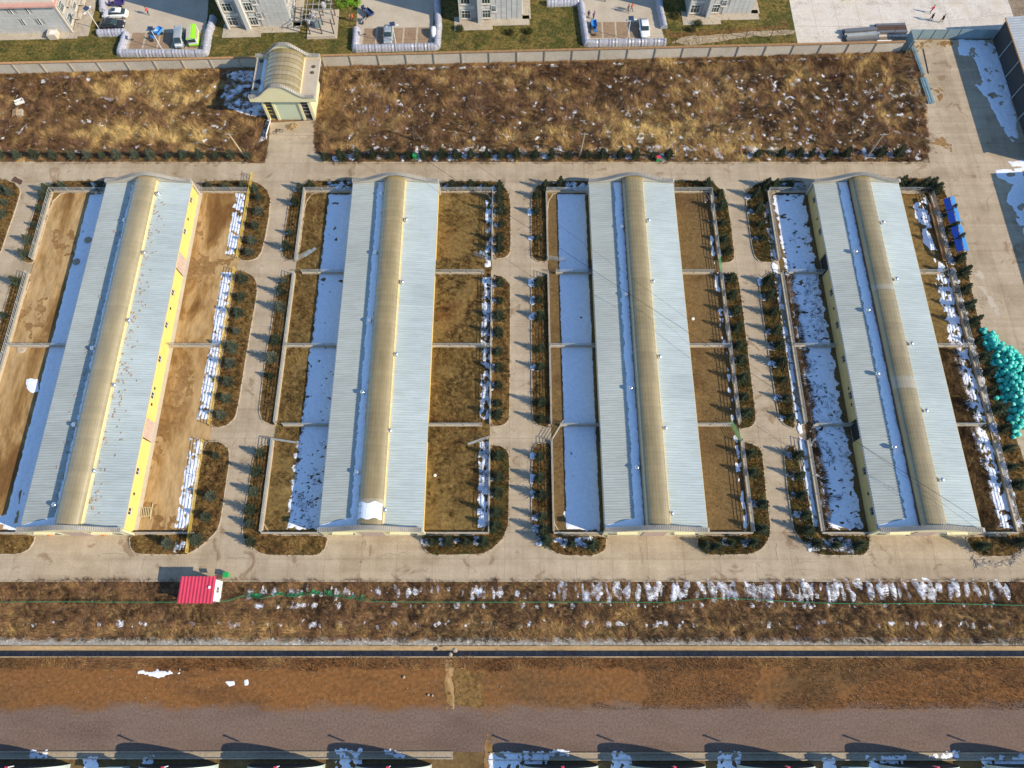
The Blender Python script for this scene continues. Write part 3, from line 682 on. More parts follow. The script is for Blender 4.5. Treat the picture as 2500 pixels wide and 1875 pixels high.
def sky_panel(mat):
    mb = MB(); n = 14; r = CURB + .04; H = 1.02
    def prof(t, d=0): return (-(r + d) * math.copysign(abs(math.cos(t)) ** .82, math.cos(t)), ZC + .42 + (H + d) * math.sin(t) ** .88 if 0 < t < PI - 1e-6 else ZC + .42)
    for y0, y1, d in ((0, PW - .07, 0), (PW - .07, PW, .02)):
        for i in range(n):
            a, b = prof(PI * i / n, d), prof(PI * (i + 1) / n, d)
            mb.poly([(a[0], y0, a[1]), (a[0], y1, a[1]), (b[0], y1, b[1]), (b[0], y0, b[1])][::-1])
    return mb.mesh('skylight_panel', mat, True)
spm = [sky_panel(M['sky1']), sky_panel(M['sky2'])]; spc = sky_panel(M['skyclear'])
def vent_mesh():
    mb = MB(); mb.tube((0, 0, -.45), (0, 0, .12), .2, .2, 10); mb.lathe([(.16, .1), (.3, .18), (.36, .34), (.34, .5), (.22, .62), (.05, .68)], 14)
    return mb.mesh('ventilator', M['silver'], True)
vm = vent_mesh()
VENTS = {0: ([(385, 472), (351, 616.6), (314, 782), (277.7, 940), (228.6, 1149.6)], [(305, 538), (226, 850), (181, 1036.6), (132, 1232)]),
         1: ([(991, 535.8), (982, 688), (967, 864.6), (952.7, 1051), (939, 1244.5)], [(932, 472), (917, 616), (902.7, 782), (885, 957), (871.8, 1152)]),
         2: ([(1583, 537.5), (1594.6, 686.5), (1610.5, 870), (1624, 1045), (1640, 1253)], [(1519.7, 553), (1529.7, 718), (1540.5, 947), (1555.6, 1141)]),
         3: ([(2156, 542), (2189, 680), (2226, 838), (2261.7, 1001.8), (2299.6, 1171)], [(2089.6, 612.7), (2119.6, 756), (2144, 911), (2183.5, 1090.6)])}
def parapet_profile(x, W, low, top):
    """ogee gable line: low at the eaves, swelling to a round crown over the skylight"""
    t = min(1, abs(x) / W); s = .5 + .5 * math.cos(PI * min(1, t * 1.02))
    return low + (top - low) * s ** 1.15
def gable(root, y, th, W, low, top, mwall, label=None):
    n = 40; mb = MB(); cop = MB(); teeth = MB()
    xs = [-W + 2 * W * i / n for i in range(n + 1)]
    for i in range(n):
        a, b = xs[i], xs[i + 1]; ha, hb = parapet_profile(a, W, low, top), parapet_profile(b, W, low, top)
        for yy, fl in ((y - th / 2, 0), (y + th / 2, 1)):
            P = [(a, yy, 0), (b, yy, 0), (b, yy, hb), (a, yy, ha)]; mb.poly(P[::-1] if fl else P)
        d = th / 2 + .14
        for P in ([(a, y - d, ha + .12), (b, y - d, hb + .12), (b, y + d, hb + .12), (a, y + d, ha + .12)],
                  [(a, y - d, ha), (b, y - d, hb), (b, y - d, hb + .12), (a, y - d, ha + .12)],
                  [(a, y + d, ha + .12), (b, y + d, hb + .12), (b, y + d, hb), (a, y + d, ha)]): cop.poly(P)
    for yy in (0,):
        for s in (-W, W):
            h = parapet_profile(s, W, low, top); P = [(s, y - th / 2, 0), (s, y + th / 2, 0), (s, y + th / 2, h), (s, y - th / 2, h)]; mb.poly(P if s > 0 else P[::-1])
    k = int(2 * W / .24)
    for i in range(k):
        x = -W + .12 + i * .24; h = parapet_profile(x, W, low, top); h2 = parapet_profile(x + .05, W, low, top)
        teeth.box((x, y, h + .15), (.13, th + .42, .09), ry=-math.atan2(h2 - h, .05))
    part('gable_wall', mb, mwall, root); c = part('coping', cop, M['parapetl'], root)
    t = part('coping_tiles', teeth, M['parapet'], c); t['kind'] = 'stuff'
WINY = [g(1250, y, 2)[1] for y in (488, 565, 714, 793, 876, 965, 1150, 1248)]
DOORY = [g(1250, y, 1.2)[1] for y in (647, 1052)]
VENY = [g(1250, y, 1.8)[1] for y in (536, 754, 949, 988, 1206)]
BLAB = ['long livestock barn furthest west, pale roof littered with debris, yellow wall', 'long livestock barn second from the west, snow patch on south end of its skylight',
        'long livestock barn third from the west, flanked by bare brown pens and snow', 'long livestock barn furthest east, beside the yard with turquoise bales']
for b, (x0, x1) in enumerate(BX):
    cx = (x0 + x1) / 2; hw = (x1 - x0) / 2
    root = thing('livestock_barn', BLAB[b], 'barn', (cx, 0, 0), group='livestock barns in a row')
    wy0, wy1 = YS + .3, YN - .3; xi = hw - .32
    wm = M['yellow'] if b < 3 else M['yellowd']
    for s in (-1, 1):
        # side wall with real openings: piers and bands between the openings
        wall = MB(); ops = sorted([(y - .55, y + .55, 1.45, 2.45, 'w') for y in WINY] + [(y - 1.5, y + 1.5, 0, 2.7, 'd') for y in DOORY])
        yy = wy0
        for a, c, za, zb, kd in ops:
            wall.box((s * xi, (yy + a) / 2, 1.56), (.24, a - yy, 3.12))
            if za > 0: wall.box((s * xi, (a + c) / 2, za / 2), (.24, c - a, za))
            wall.box((s * xi, (a + c) / 2, (zb + 3.12) / 2), (.24, c - a, 3.12 - zb)); yy = c
        wall.box((s * xi, (yy + wy1) / 2, 1.56), (.24, wy1 - yy, 3.12))
        wo = part('wall', wall, wm, root)
        for a, c, za, zb, kd in ops:
            y = (a + c) / 2
            if kd == 'w':
                f = MB()
                for q in (-1, 1): f.box((s * (xi - .03), y + q * .5, 1.95), (.1, .08, .98))
                f.box((s * (xi - .03), y, 1.49), (.1, 1.08, .08)); f.box((s * (xi - .03), y, 2.41), (.1, 1.08, .08)); f.box((s * (xi - .03), y, 1.95), (.06, .05, .86))
                fo = part('window', f, M['frame'] if b < 3 else M['door'], root)
                part('pane', MB().box((s * (xi - .05), y, 1.95), (.02, .94, .84)), M['glass'], fo)
            else:
                if b == 0 and s > 0: part('door', MB().box((s * (xi + .16), y + .1, 1.35), (.08, 2.9, 2.6)).box((s * (xi + .16), y + 1.5, 1.4), (.12, .12, 2.8)), M['door'], root, label='faded pink sliding door')
                else: part('doorway', MB().box((s * (xi - .09), y, 1.35), (.04, 3.0, 2.7)), M['dark'], root)  # near-black panel, painted shade for the unlit inside
        if b in (0, 3):
            for y in VENY: part('wall_vent', MB().box((s * (xi + .13), y, 1.9), (.04, .4, .4)), M['dark'], root)
    part('floor', MB().box((0, (wy0 + wy1) / 2, .04), (2 * xi, wy1 - wy0, .08)), M['concrete'], root)
    for k in range(NS):
        y = YS + .25 + k * SHW; sc = (hw / HW)
        for me in (shw, she):
            o = link('roof_sheet', me, root, (0, y, R.uniform(-.006, .006)))
            if abs(sc - 1) > .002: o.scale = (sc, 1, 1)
    # gutter board under each eave
    for s in (-1, 1): part('gutter', MB().box((s * (hw + .02), (YS + YN) / 2, EV - .1), (.16, YN - YS - .5, .14)), M['steel'] if s < 0 else M['gutter'], root)
    part('skylight_curb', MB().box((-CURB, (YS + YN) / 2, ZC + .2), (.1, YN - YS - .5, .55)), M['rust_and_shade'] if b > 1 else M['gutter'], root)  # dark brown on the two eastern barns paints the shade on this curb
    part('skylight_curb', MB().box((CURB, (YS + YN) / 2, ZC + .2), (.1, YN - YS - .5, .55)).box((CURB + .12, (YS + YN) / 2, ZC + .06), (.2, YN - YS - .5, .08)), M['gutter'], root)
    for k in range(NP):
        clear = (b == 3 and k in (21, 22, 38)) or (b == 1 and k == 3)
        link('skylight_panel', spc if clear else spm[0 if b == 0 else 1], root, (0, YS + .25 + k * PW, 0))
    for side in (0, 1):
        for q, (px, py) in enumerate(VENTS[b][side]):
            x, y = g(px, py, 4.2); lx = x - cx
            zr = EV + SLOPE * (hw - abs(lx))
            link('ventilator', vm, root, (lx, y, zr + .1))
    gable(root, YS + .05, .26, hw + .1, 3.75, 5.45, M['tilew']); gable(root, YN - .05, .26, hw + .1, 3.75, 5.45, M['parapetl'])
    # south front: doors, windows, small canopies
    for xx in (-3.9, 3.9): part('canopy', MB().box((xx, YS - .25, 2.75), (2.8, .34, .1), rx=.12), M['tilew'], root)
    part('door', MB().box((0, YS - .12, 1.5), (3.2, .06, 3.0)), M['door'], root)
    for xx in (-5.6, -3.0, 3.0, 5.6):
        f = part('window', MB().box((xx, YS - .11, 1.5), (1.2, .05, 1.2)), M['frame'], root); part('pane', MB().box((xx, YS - .145, 1.5), (1.04, .03, 1.04)), M['glass'], f)
    # snow lying on the roof behind the skylight and in the south corner
    seed = 90 + b
    wd = (.75, 1.15, 1.25, 1.45)[b]
    def fr(X, Y, b=b, wd=wd, seed=seed):
        f = np.minimum(X + CURB + wd, -CURB - .08 - X) + .5 * fbm(X, Y, 2.0, seed, 2)
        f = np.minimum(f, .42 - fbm(X, Y, 1.2, seed + 3)) if b else np.minimum(f, .2 - fbm(X, Y, 1.0, seed + 3))
        tri = np.minimum(Y - YS - .3, (X + hw * .92) * .22 - (Y - YS - .9)) + .2 * fbm(X, Y, 1.3, seed + 7)
        f = np.maximum(f, np.minimum(tri, np.minimum(-CURB - .1 - X, 1.6 - (Y - YS - .3))))
        return np.minimum(f, np.minimum(Y - YS - .25, YN - .3 - Y))
    me = march('roof_snow', -hw, -CURB + .2, YS, YN, .12, fr, 0, M['snow'], .06, .4)
    v = np.empty(len(me.vertices) * 3); me.vertices.foreach_get('co', v); v = v.reshape(-1, 3)
    v[:, 2] += EV + SLOPE * (hw - np.abs(v[:, 0])) + .055; me.vertices.foreach_set('co', v.ravel()); me.update()
    o = link('roof_snow', me, root); o['kind'] = 'stuff'
    if b == 1:
        mb = MB(); r = CURB + .06
        for i in range(10):
            a, c = PI * (.12 + .76 * i / 10), PI * (.12 + .76 * (i + 1) / 10)
            for (ya, yb) in ((YS + 1.3, YS + 3.5),):
                mb.poly([(-r * math.cos(t), y + .15 * math.sin(t * 5.3 + y * 3), ZC + .44 + 1.07 * math.sin(t) ** .9) for t, y in ((a, ya), (c, ya), (c, yb), (a, yb))])
        part('skylight_snow', mb, M['snow'], root, True)
    if b == 0:
        mb = MB()
        for q in range(190):
            s = R.random(); y = YS + 2 + (YN - YS - 4) * R.random(); x = CURB + .4 + abs(R.gauss(0, 1.0)) if s < .75 else -CURB - .9 - abs(R.gauss(0, .5))
            if x > hw - .5: continue
            z = EV + SLOPE * (hw - abs(x)) + .09; mb.box((x, y, z), (R.uniform(.1, .45), R.uniform(.08, .26), .07), rz=R.uniform(0, 3), m=R.choice([0, 0, 1]))
        o = part('roof_debris', mb, [M['door'], M['stone']], root); o['kind'] = 'stuff'

# ================================================================== PEN FENCES
def fence(p0, p1, label, base=.55, wth=.24, rails=(.85, 1.15, 1.45), pstep=2.9, mat='steel', group='pen fences around the barns', cat='fence', off=0):
    (x0, y0), (x1, y1) = p0, p1; L = math.hypot(x1 - x0, y1 - y0); rz = math.atan2(y1 - y0, x1 - x0)
    root = thing('pen_fence', label, cat, (x0, y0, 0), rz, group)
    if base: part('base_wall', MB().box((L / 2, 0, base / 2), (L, wth, base)), M['wallcon'], root)
    for h in rails: part('rail', MB().tube((0, off, h), (L, off, h), .035, n=6), M[mat], root)
    n = max(1, int(round(L / pstep))); pmsh = MB().tube((0, 0, base * .9), (0, 0, rails[-1] + .02), .045, n=6).mesh('post', M[mat])
    for i in range(n + 1): link('post', pmsh, root, (min(L - .05, max(.05, L * i / n)), off, 0))
    return root
BN = ['first', 'second', 'third', 'fourth']
XWEST = [-77.55, -34.9, 5.8, 43.15]; XEAST = [-44.4, -3.25, 33.5, 70.45]
for b in range(4):
    xw, xe = XWEST[b], XEAST[b]; bw, be = BX[b]; nm = BN[b]
    for (ya, yb, wd) in ((60.6, 73.95, 'north'), (32.7, 58.1, 'middle'), (16.85, 30.2, 'south')):
        fence((xw, yb), (xw, ya), f'{wd} stretch of pipe fence on low wall, west side of the {nm} barn', base=.6)
        if b: fence((xe, yb), (xe, ya), f'{wd} stretch of pipe fence on low wall, east side of the {nm} barn', base=.5)
    fence((xw, 73.95), (bw + .2, 73.95), f'north pipe fence of the pens west of the {nm} barn', base=.5)
    fence((be - .2, 73.95), (xe, 73.95), f'north pipe fence of the pens east of the {nm} barn', base=.4 if b < 3 else .5, mat='steel' if b != 0 else 'steel')
    fence((xw, 16.75), (bw, 16.75), f'south low wall of the pens west of the {nm} barn', base=.6, rails=(.85,))
    fence((be, 16.75), (xe, 16.75), f'south low wall of the pens east of the {nm} barn', base=.6, rails=(.85,))
    for yv, wd in ((58.2, 'northern'), (45.3, 'middle'), (32.5, 'southern')):
        if not (b == 0 and yv != 45.3):
            fence((xw + (1.2 if yv != 45.3 else .1), yv), (bw + .3, yv), f'{wd} cross fence dividing the pens west of the {nm} barn', base=.5)
            fence((be - .3, yv), (xe - (1.2 if yv != 45.3 else .1), yv), f'{wd} cross fence dividing the pens east of the {nm} barn', base=.45)
for (a, c, wd) in ((gp([(620, 430), (583, 633)]), 0, 'north'), (gp([(577, 660), (515, 1040)]), 0, 'middle'), (gp([(500, 1078), (462, 1352)]), 0, 'south')):
    fence(a[0], a[1], f'{wd} stretch of yellow pipe railing east of the first barn', base=.0, rails=(.5, .8, 1.1, 1.35), mat='yellowpipe', group='yellow pipe railings')
GATES = [((-35.0, 60.4), (-32.6, 62.0), 'steel', 'open pipe gate leaning into the upper pen west of the second barn'), ((-3.3, 60.5), (-6.2, 61.6), 'steel', 'open pipe gate in the upper pen east of the second barn'),
         ((-34.9, 30.3), (-31.2, 29.7), 'steel', 'open pipe gate at the lower pen west of the second barn'), ((-3.3, 30.6), (-6.4, 29.5), 'steel', 'open pipe gate at the lower pen east of the second barn'),
         ((5.8, 60.8), (8.6, 60.4), 'steel', 'open pipe gate over the snow west of the third barn'), ((5.9, 30.3), (7.5, 33.0), 'steel', 'wide pipe gate swung across the lower entry west of the third barn'),
         ((33.4, 30.0), (32.2, 33.0), 'greenpipe', 'green pipe gate at the lower entry east of the third barn'), ((33.45, 60.6), (33.5, 58.4), 'greenpipe', 'green pipe gate closing the upper entry east of the third barn')]
for a, c, mt, lb in GATES:
    L = math.hypot(c[0] - a[0], c[1] - a[1]); root = thing('pipe_gate', lb, 'gate', (a[0], a[1], 0), math.atan2(c[1] - a[1], c[0] - a[0]), 'pipe gates of the pens')
    f = MB(); f.tube((0, 0, .1), (0, 0, 1.4), .04).tube((L, 0, .25), (L, 0, 1.35), .04); part('frame', f, M[mt], root)
    for h in (.3, .55, .8, 1.05, 1.32): part('rail', MB().tube((0, 0, h), (L, 0, h), .03), M[mt], root)
# ================================================================== CONIFERS
def conifer(seed, H=2.4, Rm=.9, col=(.045, .056, .03)):
    rr = random.Random(seed); V = []; F_ = []; C = []
    lv = 15
    for l in range(lv):
        t = l / (lv - 1); z = .22 + (H - .3) * t; rad_ = Rm * (1 - t) ** .85 * rr.uniform(.8, 1.15) + .06; nb = int(11 - 6 * t)
        a0 = rr.uniform(0, 6)
        for k in range(nb):
            a = a0 + 2 * PI * k / nb + rr.uniform(-.25, .25); rb = rad_ * rr.uniform(.65, 1.18); up = .25 * rb + .1
            bx, by = math.cos(a), math.sin(a)
            ns = max(3, int(rb * 11))
            for s in range(ns):
                u = (s + .5) / ns; px, py, pz = bx * rb * u, by * rb * u, z + up * u * u + rr.uniform(-.03, .05)
                for q in (-1, 1):
                    wl = .26 * (1.15 - u * .7) * rr.uniform(.7, 1.2); aa = a + q * rr.uniform(.5, 1.0)
                    tip = (px + math.cos(aa) * wl, py + math.sin(aa) * wl, pz + rr.uniform(-.04, .14)); wd = .05
                    n = len(V); V += [(px - by * wd - bx * .05, py + bx * wd - by * .05, pz), (px + by * wd + bx * .06, py - bx * wd + by * .06, pz + .02), tip]
                    F_.append((n, n + 1, n + 2)); m_ = rr.uniform(.6, 1.35); C += [tuple(c * m_ for c in col)] * 3
    me = bpy.data.meshes.new('crown'); me.from_pydata(V, [], F_); a = me.attributes.new('tint', 'FLOAT_COLOR', 'POINT')
    a.data.foreach_set('color', np.array([(*c, 1) for c in C], dtype=np.float32).ravel()); me.materials.append(M['needle'])
    tr = MB().tube((0, 0, -.05), (0, 0, H * .92), .055, .012, 7).mesh('trunk', M['bark'])
    return me, tr
CON = [conifer(1), conifer(2, 2.6, .82), conifer(3, 2.2, 1.0), conifer(4, 2.5, .9), conifer(5, 2.9, .95), conifer(6, 2.3, .8)]
CONL = [conifer(11, 2.3, .95, (.085, .10, .062)), conifer(12, 2.1, .85, (.075, .088, .052)), conifer(13, 2.4, 1.0, (.095, .105, .07))]  # paler copies for the western trees, their sunlit look put into the tint
TREES = {
 'bed west of the first barn': ('L', [(116, 461), (152, 452), (107, 476), (98, 507), (85, 545), (67, 583), (60, 619), (42, 687), (242, 454), (9, 766)]),
 'bed at the far west edge': ('L', [(5, 460), (22, 467), (9, 490), (2, 520)]),
 'bed east of the first barn': ('L', [(507, 447), (548, 451), (591, 447), (623, 459), (632, 478), (632, 513), (623, 548), (614, 585), (608, 613), (594, 679), (588, 722), (584, 762), (577, 805.5), (568, 845.5), (562, 885.5), (556, 928.5), (550.6, 969.5), (541, 1011.5), (526, 1109), (514, 1209), (502.5, 1259), (408.5, 1324), (482, 1315)]),
 'bed west of the second barn': ('M', [(732, 456), (759, 451), (720, 491), (709, 564.6), (701, 601), (692.6, 682), (688, 710), (684, 748), (674.6, 829), (664, 872), (660, 915), (634, 1103), (628, 1150), (620.5, 1197), (614.6, 1244), (609, 1276), (612, 1320)]),
 'bed east of the second barn': ('D', [(1104, 450), (1149.5, 450), (1185, 450), (1220, 456), (1220, 482), (1223, 513), (1224.5, 544), (1220, 582), (1220, 606), (1220, 688), (1220, 729), (1217, 769), (1217, 810), (1217, 856), (1217, 895), (1217, 938), (1215, 981), (1215, 1010), (1217.6, 1111.7), (1217.6, 1161.6), (1214.7, 1200), (1211.8, 1250), (1208.8, 1282), (1055, 1320), (1094, 1320), (1138, 1320), (1182, 1320)]),
 'bed west of the third barn': ('D', [(1332, 453), (1367.5, 450), (1311.7, 473.5), (1308.7, 513), (1313, 576), (1314.6, 686.5), (1316, 729), (1318, 769), (1319.7, 848), (1319.7, 893), (1319.7, 981), (1321.7, 1020), (1317.5, 1111.7), (1317.5, 1164.6), (1320.5, 1205.7), (1323.4, 1258.6), (1326.4, 1291), (1335, 1317), (1397, 1326), (1446.8, 1329)]),
 'bed east of the third barn': ('D', [(1726, 447), (1758, 470.5), (1761, 503), (1764, 541), (1770, 582), (1776, 611.6), (1785, 676), (1788, 718), (1795, 758), (1799, 799), (1803.7, 842.5), (1806, 878), (1812, 922), (1816, 967.5), (1822, 1008), (1832, 1106), (1837.7, 1153), (1861.8, 1229), (1862, 1291), (1723, 1329), (1752, 1332), (1787.7, 1323), (1840.6, 1323)]),
 'bed west of the fourth barn': ('D', [(1871.7, 449), (1890, 452.5), (1927.7, 450.7), (1846, 472), (1850, 508.6), (1857, 543), (1862.6, 577), (1875, 684), (1880.7, 718), (1887.7, 760.5), (1896, 803.5), (1902, 840), (1908, 883), (1914, 924), (1920.5, 969.5), (1930.7, 1014.6), (1947, 1108.7), (1952.9, 1158.7), (1958.7, 1205.7), (1967.5, 1255.7), (1972, 1292), (1997, 1326), (2044, 1329), (2096.8, 1329)]),
 'bed east of the fourth barn': ('T', [(2199, 446), (2220.5, 451), (2251, 453), (2268, 455), (2284, 463), (2312.8, 520), (2320, 560), (2329, 592), (2341.7, 630), (2349, 666), (2351, 708), (2362, 746), (2373, 787), (2387.7, 831), (2398, 872), (2410, 908), (2420.5, 951), (2432.8, 1000), (2449, 1045), (2461.5, 1092), (2473, 1137), (2481.8, 1181), (2396.6, 1332), (2485, 1322)]),
 'top field verge west of the gatehouse': ('L', [(z / 3.403, 377) for z in (0, 140, 290, 440, 590, 725, 845, 975, 1120, 1250, 1390, 1520, 1660, 1785, 1920, 2060)]),
 'top field verge east of the gatehouse': ('D', [(792, 382), (833, 382)] + [(500 + z / 3.403, 377) for z in (1270, 1400, 1550, 1690, 1820, 1970, 2090)] + [(1050 + z / 3.403, 377) for z in (210, 340, 470, 590, 720, 880, 1010, 1150, 1300, 1430, 1580, 1710, 1850, 1980)] + [(1850 + z / 3.403, 373) for z in (0, 200, 340, 450, 590, 740, 1010, 1170)]),
}
ORD = ['first', 'second', 'third', 'fourth', 'fifth', 'sixth', 'seventh', 'eighth', 'ninth', 'tenth', 'eleventh', 'twelfth', 'thirteenth', 'fourteenth', 'fifteenth', 'sixteenth', 'seventeenth', 'eighteenth', 'nineteenth', 'twentieth'] + ['twenty-' + q for q in ('first', 'second', 'third', 'fourth', 'fifth', 'sixth', 'seventh', 'eighth', 'ninth')] + ['thirtieth', 'thirty-first', 'thirty-second']
TP = []
for where, (kd, pts) in TREES.items():
    pts = sorted(pts, key=(lambda p: p[0]) if 'verge' in where else (lambda p: p[1]))
    for i, (px, py) in enumerate(pts):
        x, y = g(px, py, .9); y -= .15
        if kd == 'M': vs = CONL if i % 2 else CON
        else: vs = CONL if kd == 'L' else CON
        cm, tm = vs[R.randrange(len(vs))]; s = R.choice([.72, .86, .95, 1, 1.05, 1.12]) * R.uniform(.94, 1.06) * (1.0 if kd == 'D' else 1.15 if kd == 'T' else .98)
        look = {'L': 'grey-green', 'D': 'dark green', 'M': 'grey-green' if vs is CONL else 'dark green', 'T': 'tall dark'}[kd]
        t = thing('conifer', f'{look} conifer, {ORD[i]} from {"west" if "verge" in where else "north"} in the {where}', 'tree', (x, y, .1), R.uniform(0, 6), 'young conifers planted along the beds')
        t.scale = (s, s, s * R.uniform(.9, 1.1)); link('crown', cm, t); link('trunk', tm, t)
        TP.append((x, y, kd, s))
# snow kept in the shade just beyond each dark conifer
TPn = np.array([(x - .95, y + .15, s) for x, y, k, s in TP if k in 'DT' and R.random() < .85] + [(x - .9, y + .15, .45 * s) for x, y, k, s in TP if k == 'M'])
def tree_snow(x0, x1, y0, y1, seed):
    P = TPn[(TPn[:, 0] > x0 - 1) & (TPn[:, 0] < x1 + 1) & (TPn[:, 1] > y0) & (TPn[:, 1] < y1)]
    if not len(P): return
    def fn(X, Y):
        f = np.full(X.shape, -1.0)
        for x, y, s in P: f = np.maximum(f, .62 * s - np.hypot((X - x) * .95, (Y - y)))
        f = f + .9 * fbm(X, Y, 1.6, seed, 2); return np.minimum(f, .2 - fbm(X, Y, 2.2, seed + 5, 2))
    me = march('snow', x0, x1, y0, y1, .12, fn, .14, M['snow'], .06, .4)
    if me: o = link('snow', me); o['kind'] = 'stuff'
for k, (a, b_, c, d) in enumerate(((-41, -36, 16, 75), (-3.4, 0.2, 13.5, 76), (2.6, 5.8, 13.5, 76), (33.3, 37, 13.5, 76), (38, 43.2, 13.5, 76), (70.6, 75.5, 13.5, 76), (-32, 66, 80.3, 84), (-13, -3, 13, 16.5), (5, 13, 13.3, 16.5), (26, 34, 13, 16.5), (42, 50, 13, 16.5), (-12, -2, 74, 76), (5, 9, 74, 76), (63.5, 71, 74, 76))):
    tree_snow(a, b_, c, d, 200 + k)
# ================================================================== DRY STEMS
PW_ = [(.11, .062, .036), (.17, .092, .046), (.235, .13, .058), (.31, .185, .075), (.44, .285, .105), (.58, .40, .15)]
GOLD = [(g(a, b), rx, ry, k) for a, b, rx, ry, k in ((255, 225, 5, 2.5, .35), (420, 215, 7, 3.2, .42), (420, 250, 4, 2, .3), (260, 325, 9, 2.2, .45), (420, 335, 10, 2.0, .45), (150, 250, 8, 5, -.22), (350, 200, 6, 2, -.1),
        (795, 275, 3.5, 4, .45), (880, 330, 8, 3, .15), (1560, 320, 7, 4.5, .3), (1640, 335, 8, 4, .3), (1300, 262, 13, 3.5, -.28), (1450, 190, 9, 3, -.16), (1600, 150, 8, 2, .22), (1180, 330, 9, 3, .1), (2050, 220, 9, 6, -.15), (1900, 260, 9, 3, .08), (2150, 270, 4, 3, .2))]
def goldb(x, y):
    o = 0 * x
    for (gx_, gy_), rx, ry, k in GOLD: o = o + k * 1.15 * np.exp(-((x - gx_) / rx) ** 2 - ((y - gy_) / ry) ** 2)
    return o
tufts('dry_weeds', [FL, FRr], 130, .85, .055, PW_, .03, (.08, .75), 3, flow=.2, bias=goldb, clump=7)
def bankb(x, y): return .22 * np.exp(-((y - 4.0) / .9) ** 2) - .16 * np.exp(-((y - 9) / 1.3) ** 2) * (x < -10) - .12 * np.exp(-((y - 6.9) / .5) ** 2) - .1 * (x > 25)
tufts('dry_weeds', [[(-75, 2.75), (75, 2.45), (75, 10.3), (-75, 10.3)]], 130, .65, .05, PW_[:5], .01, (.15, 1.0), 5, flow=.2, bias=bankb, clump=7)
tufts('dry_weeds', [[(-75, -1.0), (75, -1.2), (75, .52), (-75, .55)]], 80, .5, .05, PW_[:5], .01, (.3, 1.2), 6, mask=lambda x, y: y > -.9 + 1.4 * fbm(x, y, .5, 4))
tufts('dry_weeds', [[(8, -5.6), (75, -5.6), (75, -.6), (8, -.6)]], 60, .35, .045, PW_[:4], .01, (.3, 1.2), 8, mask=lambda x, y: fbm(x, y, .2, 14) > .12 - .006 * x)
BP = [(.06, .035, .013), (.12, .072, .025), (.20, .122, .04), (.30, .195, .07)]
bedp = list(BW.values())
tufts('bed_grass', bedp, 85, .40, .055, BP, .13, (.3, 1.2), 12, flow=.5, clump=6)
tufts('bed_ground_cover', [BW[k] for k in BW if 'east of the third' in k or 'south bed east of the second' in k or 'west of the fourth' in k], 75, .34, .07, [(.03, .04, .011), (.07, .078, .02), (.13, .115, .03)], .13, (.4, 1.3), 13, flow=.3)
YG = [(.06, .036, .014), (.115, .068, .024), (.19, .12, .04), (.28, .18, .065)]
tufts('yard_grass', [rect(-34.6, 17.3, -31.0, 73.6), rect(-12.0, 17.3, -3.6, 73.6)], 70, .45, .05, YG, .06, (.2, 1.0), 15, flow=.3, mask=lambda x, y: (fbm(x, y, .2, 33) > -.08), clump=6)
tufts('yard_grass', [rect(63.9, 17.3, 68.5, 45), rect(43.5, 17.3, 45, 58)], 100, .9, .06, [(.05, .03, .018), (.12, .075, .035), (.22, .14, .06)], .06, (.2, 1.0), 17, flow=.25)
tufts('yard_grass', [rect(5.95, 17.3, 8, 73.6), rect(26.6, 17.3, 33.2, 73.6), rect(63.9, 45, 68, 73.4)], 22, .2, .04, YG[:3], .06, (.2, 1.0), 18, flow=.2, mask=lambda x, y: (fbm(x, y, .2, 37) > -.1))
lots = LOTS
tufts('lawn_grass', [[(-96, wy(-96) + .4), (53, wy(53) + .4), (53, 121), (-96, 121)]], 26, .3, .06, [(.05, .055, .015), (.10, .09, .025), (.17, .13, .04), (.24, .18, .06)], .02, (.3, 1.2), 19, flow=.2,
      mask=lambda x, y: ~(inpoly(x, y, LOTS[0]) | inpoly(x, y, LOTS[1]) | inpoly(x, y, LOTS[2])))
# ================================================================== BOUNDARY WALL
ang = math.atan(.0315)
PXS = [(170 + k * 266) / 3.403 for k in range(0, 8)]
root = thing('boundary_wall', 'long grey panel wall with ribbed orange coping dividing the weeds from the lawn', 'wall', (0, wy(0), 0), ang)
pitch = 5.05; panm = MB().box((0, 0, 1.12), (pitch - .22, .12, 2.24)).mesh('panel', M['concrete']); pom = MB().box((0, -.04, 1.16), (.24, .3, 2.32)).mesh('post', M['wallcon'])
teeth = MB().box((0, 0, 2.38), (pitch, .34, .12), m=1)
for i in range(24): teeth.box((-pitch / 2 + .105 + i * .2104, 0, 2.46), (.12, .46, .1))
com = teeth.mesh('coping', [M['coping'], M['copinggap']])
k0 = -20; L0 = -100.0
for k in range(0, 36):
    x = L0 + k * pitch
    if x + pitch > 73.2: break
    if -48 < x - 0 < -33: pass
    link('panel', panm, root, (x + pitch / 2, 0, 0)); link('post', pom, root, (x, 0, 0)); c = link('coping', com, root, (x + pitch / 2, 0, 0))
